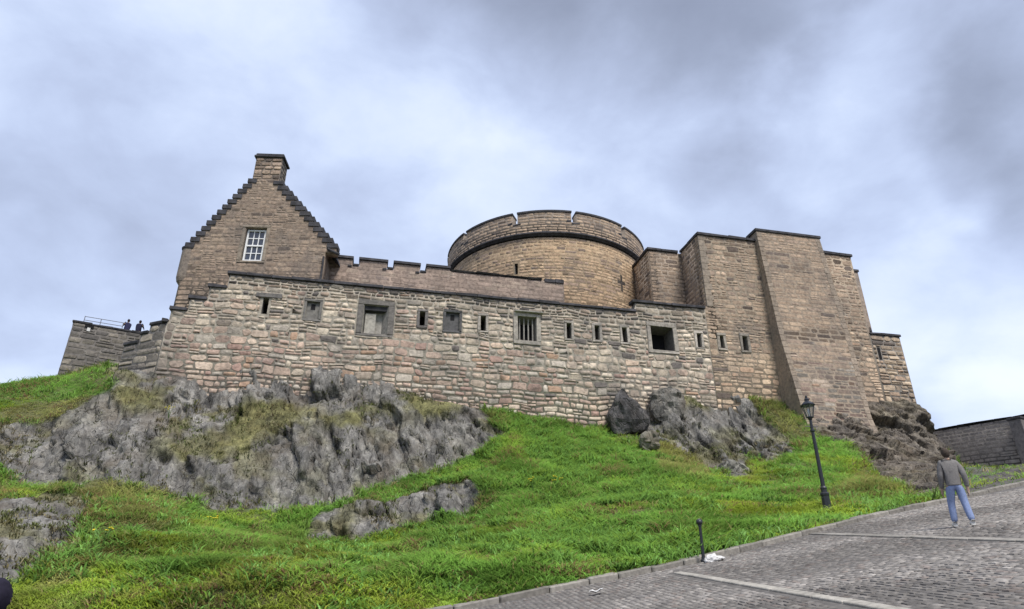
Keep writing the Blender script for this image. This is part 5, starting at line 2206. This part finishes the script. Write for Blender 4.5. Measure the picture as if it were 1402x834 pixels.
# yellow ragwort heads
def flower(px, py, label):
    p = hill_hit(px, py + 9)
    o = thing('ragwort', label, 'flower', tuple(float(v) for v in p), 'yellow flowers on the bank')
    r = random.Random(int(px))
    mb = MB()
    for k in range(4 if 'few' in label or 'small' in label else 6):
        a, l, h = r.uniform(0, 6.28), r.uniform(0.05, 0.28), r.uniform(0.45, 0.7)
        tip = (p[0] + math.cos(a) * l, p[1] + math.sin(a) * l, p[2] + h)
        mb.tube([tuple(p), (p[0] + math.cos(a) * l * 0.4, p[1] + math.sin(a) * l * 0.4, p[2] + h * 0.6), tip], [0.012, 0.01, 0.006], 5)
        for q in range(2):
            b = r.uniform(0, 6.28)
            cc = (tip[0] + math.cos(b) * 0.05, tip[1] + math.sin(b) * 0.05, tip[2] + r.uniform(-0.02, 0.03))
            hd = MB()
            hd.lathe(cc, [(0.01, -0.02), (0.04, 0.0), (0.035, 0.012), (0.012, 0.02)], 7)
            hd.build('flower_head', M['cloth'], o, (0.55, 0.46, 0.04))
    mb.build('stem', M['cloth'], o, (0.05, 0.1, 0.02))


for (x, y, l) in ((732, 662, 'yellow ragwort with few heads in tall weeds at mid bank'), (765, 660, 'fuller yellow ragwort in tall weeds at mid bank'),
                  (226, 563, 'yellow flowers on the crag ledge below the wall'), (290, 718, 'small yellow flower clump in grass below the crag'),
                  (137, 746, 'small yellow flower clump beside the bare slab')):
    flower(x, y, l)


# ------------------------------------------------------------------ boulders
def boulder(name, label, outline, Y, thick, seed, tint, lean=0.0):
    """rock with the given outline (pixels), standing at depth Y"""
    pts = [at_Y(x, y, Y) for x, y in outline]
    c = np.mean(pts, axis=0)
    bm = bmesh.new()
    bmesh.ops.create_icosphere(bm, subdivisions=4, radius=1.0)
    V = np.array([v.co[:] for v in bm.verts])
    F = [tuple(v.index for v in f.verts) for f in bm.faces]
    bm.free()
    P = np.array(pts)
    ang = np.arctan2(P[:, 2] - c[2], P[:, 0] - c[0])
    rad = np.hypot(P[:, 2] - c[2], P[:, 0] - c[0])
    o = np.argsort(ang)
    ang, rad = ang[o], rad[o]
    a = np.arctan2(V[:, 2], V[:, 0])
    rr = np.interp(a, np.concatenate([ang - 2 * np.pi, ang, ang + 2 * np.pi]), np.tile(rad, 3))
    hxz = np.hypot(V[:, 0], V[:, 2])
    k = np.clip(hxz * 1.3, 0, 1) ** 0.9
    Q = np.stack([c[0] + np.cos(a) * rr * k, c[1] + V[:, 1] * thick, c[2] + np.sin(a) * rr * k], 1)
    v1, e1, t1 = worley(Q * 1.5 + seed, seed)
    n = V / np.linalg.norm(V, axis=1)[:, None]
    Q = Q + n * ((v1 - 0.5) * 0.16 + t1 * 0.2 - 0.06 * np.exp(-e1 * 14) + (fbm(Q * 3, 4) - 0.5) * 0.12)[:, None]
    Q[:, 2] -= 0.05
    ob = part(name, Q - 0, F, M['hill'], None, np.tile(np.array(tint), (len(Q), 1)))
    ta = ob.data.color_attributes.new('Tint', 'FLOAT_COLOR', 'POINT')
    ta.data.foreach_set('color', np.tile(np.array([*tint, 1], np.float32), len(Q)))
    at = ob.data.attributes.new('rock', 'FLOAT', 'POINT')
    at.data.foreach_set('value', np.ones(len(Q), np.float32))
    tag(ob, label, 'rock')
    return ob


Yw = lambda px: float(PW.map(sxx(px, 570), 0, 0)[1])
boulder('boulder', 'dark pointed boulder leaning on the foot of the loopholed wall', [(834, 580), (838, 555), (847, 541), (851, 534), (857, 543), (867, 548), (877, 560), (888, 578), (882, 588), (858, 594), (838, 592)], Yw(860) - 1.0, 0.8, 4, (0.48, 0.48, 0.52))
boulder('boulder', 'grey upright rock against the wall beside the pointed boulder', [(898, 575), (899, 535), (915, 530), (930, 536), (935, 560), (925, 580)], Yw(915) - 0.7, 0.6, 31, (0.85, 0.84, 0.82))
boulder('boulder', 'small pale-topped boulder in the grass below the right outcrop', [(986, 650), (988, 636), (1002, 632), (1018, 640), (1028, 652), (1020, 660), (1002, 662)], 35.6, 0.6, 13, (0.95, 0.95, 0.9))
boulder('boulder', 'rounded grey boulder at the grass edge of the right outcrop', [(876, 606), (878, 594), (892, 590), (902, 600), (900, 614), (886, 616)], 38.6, 0.5, 17, (1.0, 1.0, 0.9))


# ------------------------------------------------------------------ lamp post
def lamp():
    q = hill_hit(1133, 695)
    bx, by = at_Y(1133, 697, float(q[1]))[0], float(q[1])
    bz = float(q[2]) - 0.04
    top = at_Y(1104, 543, by)[2]
    H = top - bz
    o = thing('street_lamp', 'black cast-iron lamp post with glazed lantern on the grass bank', 'lamp post', (bx, by, bz))
    c = (bx, by, bz)
    k = H / 4.3
    mb = MB()
    mb.lathe(c, [(0.19 * k, 0), (0.19 * k, 0.12 * k), (0.15 * k, 0.16 * k), (0.145 * k, 0.55 * k), (0.165 * k, 0.58 * k), (0.165 * k, 0.64 * k), (0.12 * k, 0.68 * k)], 8)
    mb.build('base', M['iron'], o)
    mb = MB()
    mb.lathe(c, [(0.105 * k, 0.682 * k), (0.10 * k, 0.78 * k), (0.115 * k, 0.8 * k), (0.115 * k, 0.84 * k), (0.075 * k, 0.9 * k), (0.068 * k, 1.6 * k), (0.058 * k, 2.9 * k), (0.085 * k, 2.93 * k), (0.085 * k, 2.99 * k), (0.055 * k, 3.02 * k), (0.05 * k, 3.36 * k), (0.075 * k, 3.4 * k), (0.09 * k, 3.46 * k)], 14)
    mb.build('post', M['iron'], o, smooth_=False)
    mb = MB()
    mb.tube([(bx - 0.24 * k, by, bz + 3.12 * k), (bx + 0.24 * k, by, bz + 3.12 * k)], 0.018 * k, 8)
    mb.build('ladder_bar', M['iron'], o)
    # lantern: six-sided tapering cage
    z0, z1 = 3.49 * k, 3.92 * k
    r0, r1 = 0.13 * k, 0.235 * k
    n = 6
    cage = MB()
    for q in range(n):
        a = 2 * math.pi * q / n + 0.3
        cage.tube([(bx + r0 * math.cos(a), by + r0 * math.sin(a), bz + z0), (bx + r1 * math.cos(a), by + r1 * math.sin(a), bz + z1)], 0.014 * k, 6)
    cage.lathe(c, [(r0 + 0.02 * k, z0 - 0.03 * k), (r0 + 0.02 * k, z0)], n, 0.3)
    cage.lathe(c, [(r1 - 0.01 * k, z1), (r1 + 0.05 * k, z1 + 0.004 * k), (r1 + 0.055 * k, z1 + 0.035 * k), (r1 - 0.02 * k, z1 + 0.05 * k)], n, 0.3)
    cage.build('lantern_frame', M['iron'], o)
    for q in range(n):
        a, b = 2 * math.pi * q / n + 0.3, 2 * math.pi * (q + 1) / n + 0.3
        P = [(bx + r * math.cos(t) * 0.97, by + r * math.sin(t) * 0.97, bz + z) for r, z, t in ((r0, z0 + 0.004, a), (r0, z0 + 0.004, b), (r1, z1 - 0.004, b), (r1, z1 - 0.004, a))]
        Q = [(bx + (p[0] - bx) * 0.96, by + (p[1] - by) * 0.96, p[2]) for p in P]
        m_ = MB()
        m_.hexa(P + Q)
        m_.build('lantern_pane', M['lampglass'], o)
    m_ = MB()
    m_.lathe(c, [(0.02 * k, z0), (0.03 * k, z0 + 0.1 * k), (0.055 * k, z0 + 0.16 * k), (0.05 * k, z0 + 0.28 * k), (0.02 * k, z0 + 0.33 * k)], 10)
    m_.build('bulb', M['white'], o)
    m_ = MB()
    m_.lathe(c, [(r1 + 0.03 * k, z1 + 0.052 * k), (0.15 * k, z1 + 0.15 * k), (0.085 * k, z1 + 0.19 * k), (0.085 * k, z1 + 0.25 * k), (0.1 * k, z1 + 0.26 * k), (0.05 * k, z1 + 0.32 * k)], n, 0.3)
    m_.build('lantern_roof', M['iron'], o)
    m_ = MB()
    m_.lathe(c, [(0.02 * k, z1 + 0.32 * k), (0.045 * k, z1 + 0.35 * k), (0.045 * k, z1 + 0.39 * k), (0.015 * k, z1 + 0.42 * k), (0.005 * k, H)], 8)
    m_.build('finial', M['iron'], o)


lamp()


# chain post with a white bag at its foot
def chain_post():
    p = road_hit(966, 770)
    x, y = p[0] - 0.02, p[1] + 0.06
    z = float(road_z(x, y)) + 0.0
    top = at_Y(959, 711, y)[2]
    H = top - z
    o = thing('chain_post', 'slim black iron post with ball top beside the kerb', 'post', (x, y, z))
    mb = MB()
    mb.lathe((x, y, z), [(0.075, 0), (0.075, 0.05), (0.05, 0.07), (0.045, 0.12)], 12)
    mb.build('base', M['iron'], o)
    mb = MB()
    mb.lathe((x, y, z), [(0.04, 0.121), (0.034, H * 0.5), (0.034, H - 0.16), (0.046, H - 0.155), (0.046, H - 0.13)], 12)
    mb.build('shaft', M['iron'], o)
    mb = MB()
    r = 0.072
    mb.lathe((x, y, z + H - r), [(r * math.cos(t), r * math.sin(t)) for t in np.linspace(-1.45, 1.5, 9)], 14)
    mb.build('ball_top', M['iron'], o, smooth_=True)
    mb = MB()
    mb.tube([(x + 0.075 * math.cos(t), y, z + H - r + 0.075 * math.sin(t) * 1.0) for t in np.linspace(0.3, 2.8, 7)], 0.012, 6)
    mb.build('chain_ring', M['iron'], o)
    # bag
    q = road_hit(974, 769)
    bm = bmesh.new()
    bmesh.ops.create_icosphere(bm, subdivisions=4, radius=1)
    V = np.array([v.co[:] for v in bm.verts])
    F = [tuple(v.index for v in f.verts) for f in bm.faces]
    bm.free()
    S = V * np.array([0.20, 0.14, 0.13])
    n1, e1, t1 = worley(V * 2.6, 5)
    S *= (1 + 0.35 * (fbm(V * 2.2 + 3, 4) - 0.5) - 0.16 * np.exp(-e1 * 9))[:, None]
    S[:, 2] *= np.where(S[:, 0] > 0.05, 0.55, 1.0)
    S[:, 0] = np.where(S[:, 0] > 0, S[:, 0] * 1.35, S[:, 0])
    S[:, 2] = np.maximum(S[:, 2], -0.05)
    zc_ = road_z(q[0] + S[:, 0], q[1] + S[:, 1])
    b = part('plastic_bag', np.stack([q[0] + S[:, 0], q[1] + S[:, 1] - 0.12, zc_ + S[:, 2] + 0.04], 1), F, M['plastic'])
    tag(b, 'crumpled white plastic bag at the foot of the chain post', 'bag')


chain_post()
# litter
q = road_hit(815, 815)
n = 9
gx, gy = np.meshgrid(np.linspace(-0.12, 0.13, n), np.linspace(-0.09, 0.10, n))
hz_l = (fbm(np.stack([gx.ravel() * 14, gy.ravel() * 14, gx.ravel() * 0], 1), 3) * 0.10 + 0.01)
V = np.stack([q[0] + gx.ravel() + hz_l * 0.3, q[1] + gy.ravel(), road_z(q[0] + gx.ravel(), q[1] + gy.ravel()) + 0.02 + hz_l], 1)
Vb = V - np.array([0, 0, 0.006])
F = []
for i in range(n - 1):
    for j in range(n - 1):
        if (i in (0, n - 2) and j in (0, 1, n - 2)):
            continue
        a = i * n + j
        F.append((a, a + 1, a + n + 1, a + n))
        F.append((a + n + n * n, a + n + 1 + n * n, a + 1 + n * n, a + n * n))
lit = part('paper_litter', np.concatenate([V, Vb]), F, M['plastic'])
tag(lit, 'scrap of crumpled white paper lying on the cobbles', 'litter')


# ------------------------------------------------------------------ people
def skin_mesh(verts, edges, radii, root=0, sub=2):
    me = bpy.data.meshes.new('tmp')
    me.from_pydata([tuple(v) for v in verts], edges, [])
    ob = bpy.data.objects.new('tmp', me)
    COL.objects.link(ob)
    md = ob.modifiers.new('skin', 'SKIN')
    md.use_smooth_shade = True
    for i, v in enumerate(me.skin_vertices[0].data):
        rr = radii[i]
        v.radius = rr if isinstance(rr, tuple) else (rr, rr)
        v.use_root = (i == root)
    s = ob.modifiers.new('sub', 'SUBSURF')
    s.levels = s.render_levels = sub
    dg = bpy.context.evaluated_depsgraph_get()
    ev = ob.evaluated_get(dg)
    m2 = bpy.data.meshes.new_from_object(ev)
    V = np.array([v.co[:] for v in m2.vertices])
    F = [tuple(p.vertices) for p in m2.polygons]
    bpy.data.objects.remove(ob)
    return V, F


def head_shape(V):
    """brow, nose, chin and eye hollows pressed into a head-sized ball facing -Y (unit radius)"""
    V = V.copy()
    x, y, z = V[:, 0].copy(), V[:, 1].copy(), V[:, 2].copy()
    V[:, 0] *= 0.78 - 0.14 * np.clip(-z, 0, 1)
    V[:, 1] *= 0.95
    front = np.clip(-y, 0, 1)
    V[:, 1] -= 0.22 * front * np.exp(-((x / 0.14) ** 2) - ((z + 0.12) / 0.2) ** 2)           # nose
    for s in (-1, 1):
        V[:, 1] += 0.10 * front * np.exp(-(((x - s * 0.3) / 0.15) ** 2) - ((z - 0.06) / 0.11) ** 2)   # eyes
        V[:, 0] += s * 0.16 * np.exp(-(((x - s * 0.98) / 0.3) ** 2) - ((z + 0.02) / 0.2) ** 2 - (y / 0.16) ** 2)  # ears
    V[:, 1] += 0.05 * front * np.exp(-((x / 0.25) ** 2) - ((z + 0.42) / 0.05) ** 2)           # mouth line
    V[:, 1] -= 0.10 * front * np.exp(-((x / 0.3) ** 2) - ((z + 0.72) / 0.18) ** 2)            # chin
    return V


def person(label, loc, h, rot, pose, cols, hair_len=0.1, lean=0.0, detail=True):
    """pose: dict of offsets for hands and feet; cols: skin, top, legs, shoes, hair. Faces -Y before turning by rot"""
    o = thing('person', label, 'person', loc)
    k = h / 1.75
    ca, sa = math.cos(rot), math.sin(rot)

    def T(V):
        V = np.asarray(V, float) * k
        V[:, 1] -= lean * np.clip(V[:, 2] - 0.95 * k, 0, 9)
        X = V[:, 0] * ca - V[:, 1] * sa + loc[0]
        Y = V[:, 0] * sa + V[:, 1] * ca + loc[1]
        return np.stack([X, Y, V[:, 2] + loc[2]], 1)
    fl, fr_ = pose.get('footL', (0.13, -0.02)), pose.get('footR', (-0.13, 0.06))
    hl, hr_ = pose.get('handL', (0.30, -0.10, 0.82)), pose.get('handR', (-0.30, -0.10, 0.82))
    J = [(0, 0, 0.95), (0, 0, 1.12), (0, -0.01, 1.30), (0, 0.0, 1.43), (0, -0.005, 1.50), (0, -0.02, 1.56)]
    Rr = [(0.135, 0.095), (0.125, 0.088), (0.145, 0.098), (0.085, 0.07), 0.056, 0.05]
    E = [(0, 1), (1, 2), (2, 3), (3, 4), (4, 5)]
    legs = []
    for s, f in ((1, fl), (-1, fr_)):
        b = len(J)
        knee = ((s * 0.1 + f[0]) / 2, (f[1]) / 2 - 0.05, 0.50)
        J += [(s * 0.09, 0, 0.88), knee, (f[0], f[1] + 0.01, 0.10)]
        Rr += [0.098, 0.066, 0.045]
        E += [(0, b), (b, b + 1), (b + 1, b + 2)]
        legs.append((b, b + 1, b + 2))
    arms = []
    for s, hd in ((1, hl), (-1, hr_)):
        b = len(J)
        el = ((s * 0.21 + hd[0]) / 2 + s * 0.012, hd[1] / 2 + 0.06, (1.40 + hd[2]) / 2 - 0.01)
        J += [(s * 0.17, 0.0, 1.40), el, hd]
        Rr += [0.052, 0.040, 0.030]
        E += [(2, b), (b, b + 1), (b + 1, b + 2)]
        arms.append((b, b + 1, b + 2))
        # palm and five fingers
        d = (np.array(hd) - np.array(el))
        d = d / np.linalg.norm(d)
        sd_ = np.array([0, -1.0, 0]) - d * np.dot(d, (0, -1.0, 0))
        sd_ /= np.linalg.norm(sd_)
        pb = len(J)
        J.append(tuple(np.array(hd) + d * 0.07))
        Rr.append((0.040, 0.018))
        E.append((b + 2, pb))
        for fi, (off, ln) in enumerate(((-0.030, 0.060), (-0.010, 0.075), (0.010, 0.070), (0.030, 0.058))):
            q = len(J)
            J.append(tuple(np.array(hd) + d * 0.10 + sd_ * off))
            J.append(tuple(np.array(hd) + d * (0.10 + ln) + sd_ * off + np.array([-s * 0.02, 0, 0])))
            Rr += [0.010, 0.008]
            E += [(pb, q), (q, q + 1)]
        q = len(J)
        J.append(tuple(np.array(hd) + d * 0.05 + sd_ * 0.055))
        J.append(tuple(np.array(hd) + d * 0.09 + sd_ * 0.075))
        Rr += [0.012, 0.009]
        E += [(b + 2, q), (q, q + 1)]
    V, F = skin_mesh(J, E, Rr, 0, 2 if detail else 1)
    # head joins the neck
    bm = bmesh.new()
    bmesh.ops.create_icosphere(bm, subdivisions=4, radius=1)
    HV = np.array([v.co[:] for v in bm.verts])
    HF = [tuple(v.index for v in f.verts) for f in bm.faces]
    bm.free()
    hv = head_shape(HV) * np.array([0.098, 0.108, 0.122]) + np.array([0, -0.025, 1.63])
    nv = len(V)
    allV = np.concatenate([V, hv])
    allF = F + [tuple(i + nv for i in f) for f in HF]
    part('body', T(allV), allF, M['cloth'], o, np.tile(np.array(cols[0]), (len(allV), 1)), True)
    # hair cap
    keep = HV[:, 2] - 0.55 * HV[:, 1] * -1 * 1.0
    hm = (HV[:, 2] > 0.45 + 0.0 * HV[:, 1]) | ((HV[:, 1] > 0.05) & (HV[:, 2] > -0.55 - hair_len * 3)) | ((np.abs(HV[:, 0]) > 0.6) & (HV[:, 2] > 0.12) & (HV[:, 1] > -0.45))
    hs_ = head_shape(HV) * np.array([0.112, 0.122, 0.134]) + np.array([0, -0.018, 1.636])
    hs_ += (fbm(HV * 5, 3) - 0.5)[:, None] * HV * 0.016
    sel = [f for f in HF if all(hm[i] for i in f)]
    part('hair', T(hs_), sel, M['cloth'], o, np.tile(np.array(cols[4]), (len(hs_), 1)), True)
    # trousers
    tj = [(0, 0, 0.99), (0, 0, 0.93)]
    tr = [(0.168, 0.128), (0.172, 0.132)]
    te = [(0, 1)]
    for (a, b, c) in legs:
        q = len(tj)
        tj += [J[a], J[b], (J[c][0], J[c][1], 0.075)]
        tr += [0.112, 0.082, 0.072]
        te += [(1, q), (q, q + 1), (q + 1, q + 2)]
    V, F = skin_mesh(tj, te, tr, 0, 2)
    part('trousers', T(V), F, M['cloth'], o, np.tile(np.array(cols[2]), (len(V), 1)), True)
    # jacket with sleeves
    jj = [(0, 0, 0.86), (0, 0, 1.05), (0, -0.005, 1.28), (0, 0, 1.44), (0, 0, 1.475)]
    jr = [(0.185, 0.142), (0.172, 0.13), (0.192, 0.138), (0.112, 0.095), (0.07, 0.068)]
    je = [(0, 1), (1, 2), (2, 3), (3, 4)]
    for (a, b, c) in arms:
        q = len(jj)
        jj += [J[a], J[b], tuple(np.array(J[b]) * 0.12 + np.array(J[c]) * 0.88)]
        jr += [0.092, 0.066, 0.05]
        je += [(2, q), (q, q + 1), (q + 1, q + 2)]
    V, F = skin_mesh(jj, je, jr, 1, 2)
    V = V + (fbm(V * 9, 4) - 0.5)[:, None] * 0.03
    part('jacket', T(V), F, M['cloth'], o, np.tile(np.array(cols[1]), (len(V), 1)), True)
    for (a, b, c) in legs:
        x, y = J[c][0], J[c][1]
        V, F = skin_mesh([(x, y + 0.05, 0.045), (x, y - 0.05, 0.05), (x, y - 0.15, 0.035), (x, y + 0.01, 0.10)], [(0, 1), (1, 2), (0, 3)], [0.046, (0.05, 0.045), (0.044, 0.032), 0.046], 0, 2)
        V[:, 2] = np.maximum(V[:, 2], 0.002)
        part('shoe', T(V), F, M['cloth'], o, np.tile(np.array(cols[3]), (len(V), 1)), True)
    return o


pw_ = road_hit(1322, 722)
person('person in blue jeans, dark top and white shoes walking up the cobbles', (pw_[0], pw_[1], float(road_z(pw_[0], pw_[1])) + 0.03), 1.62, R(165),
       dict(footL=(0.15, -0.12), footR=(-0.12, 0.16), handL=(0.235, -0.12, 0.80), handR=(-0.235, 0.06, 0.80)),
       [(0.36, 0.25, 0.19), (0.165, 0.155, 0.148), (0.20, 0.25, 0.40), (0.62, 0.6, 0.56), (0.06, 0.045, 0.035)])
lx, ly, _ = at_Y(-6, 815, 4.6)
lz_ = float(road_z(lx, ly)) + 0.03
lh = at_Y(-6, 796, 4.6)[2] - lz_
person('dark-haired person in navy coat passing beside the bare slab', (lx, ly, lz_), lh * 1.0, R(200), {}, [(0.4, 0.27, 0.2), (0.02, 0.02, 0.04), (0.03, 0.03, 0.05), (0.05, 0.05, 0.05), (0.012, 0.01, 0.02)])
for i, (x, lab, c) in enumerate(((174.5, 'person in dark blue jacket standing by the railing end on the outer wall', (0.03, 0.032, 0.075)), (190, 'person in near-black coat standing beyond the railing on the outer wall', (0.018, 0.018, 0.04)))):
    s = OP.hit(x, 448, -1.35)[0]
    P = OP.map(s, 0, -1.35)
    ht = OP.hit(x, 437 if i == 0 else 438.5, -1.35)[1]
    person(lab, (float(P[0]), float(P[1]), float(ht - 1.70)), 1.72, oa + R(205 if i == 0 else 160), dict(handL=(0.2, -0.34, 1.24), handR=(-0.16, -0.3, 1.5) if i == 0 else (-0.2, -0.34, 1.24)),
           [(0.4, 0.27, 0.2), c, (0.03, 0.03, 0.04), (0.03, 0.03, 0.03), (0.02, 0.015, 0.02)], hair_len=0.2, lean=0.06, detail=False)
# the walk behind the outer wall that they stand on
zw = float(OP.hit(185, 437, -1.35)[1] - 1.72)
mb = MB()
box_on(OP, 0.05, os1 + 2, zw - 4, zw, -3.5, -0.92, mb)
wk = mb.build('wall_walk', M['mortar'], None, (0.18, 0.165, 0.15))
tag(wk, None, kind='structure')
print('OBJECTS', len(bpy.data.objects), 'TRIS', sum(sum(len(p.vertices) - 2 for p in o.data.polygons) for o in bpy.data.objects if o.type == 'MESH'))
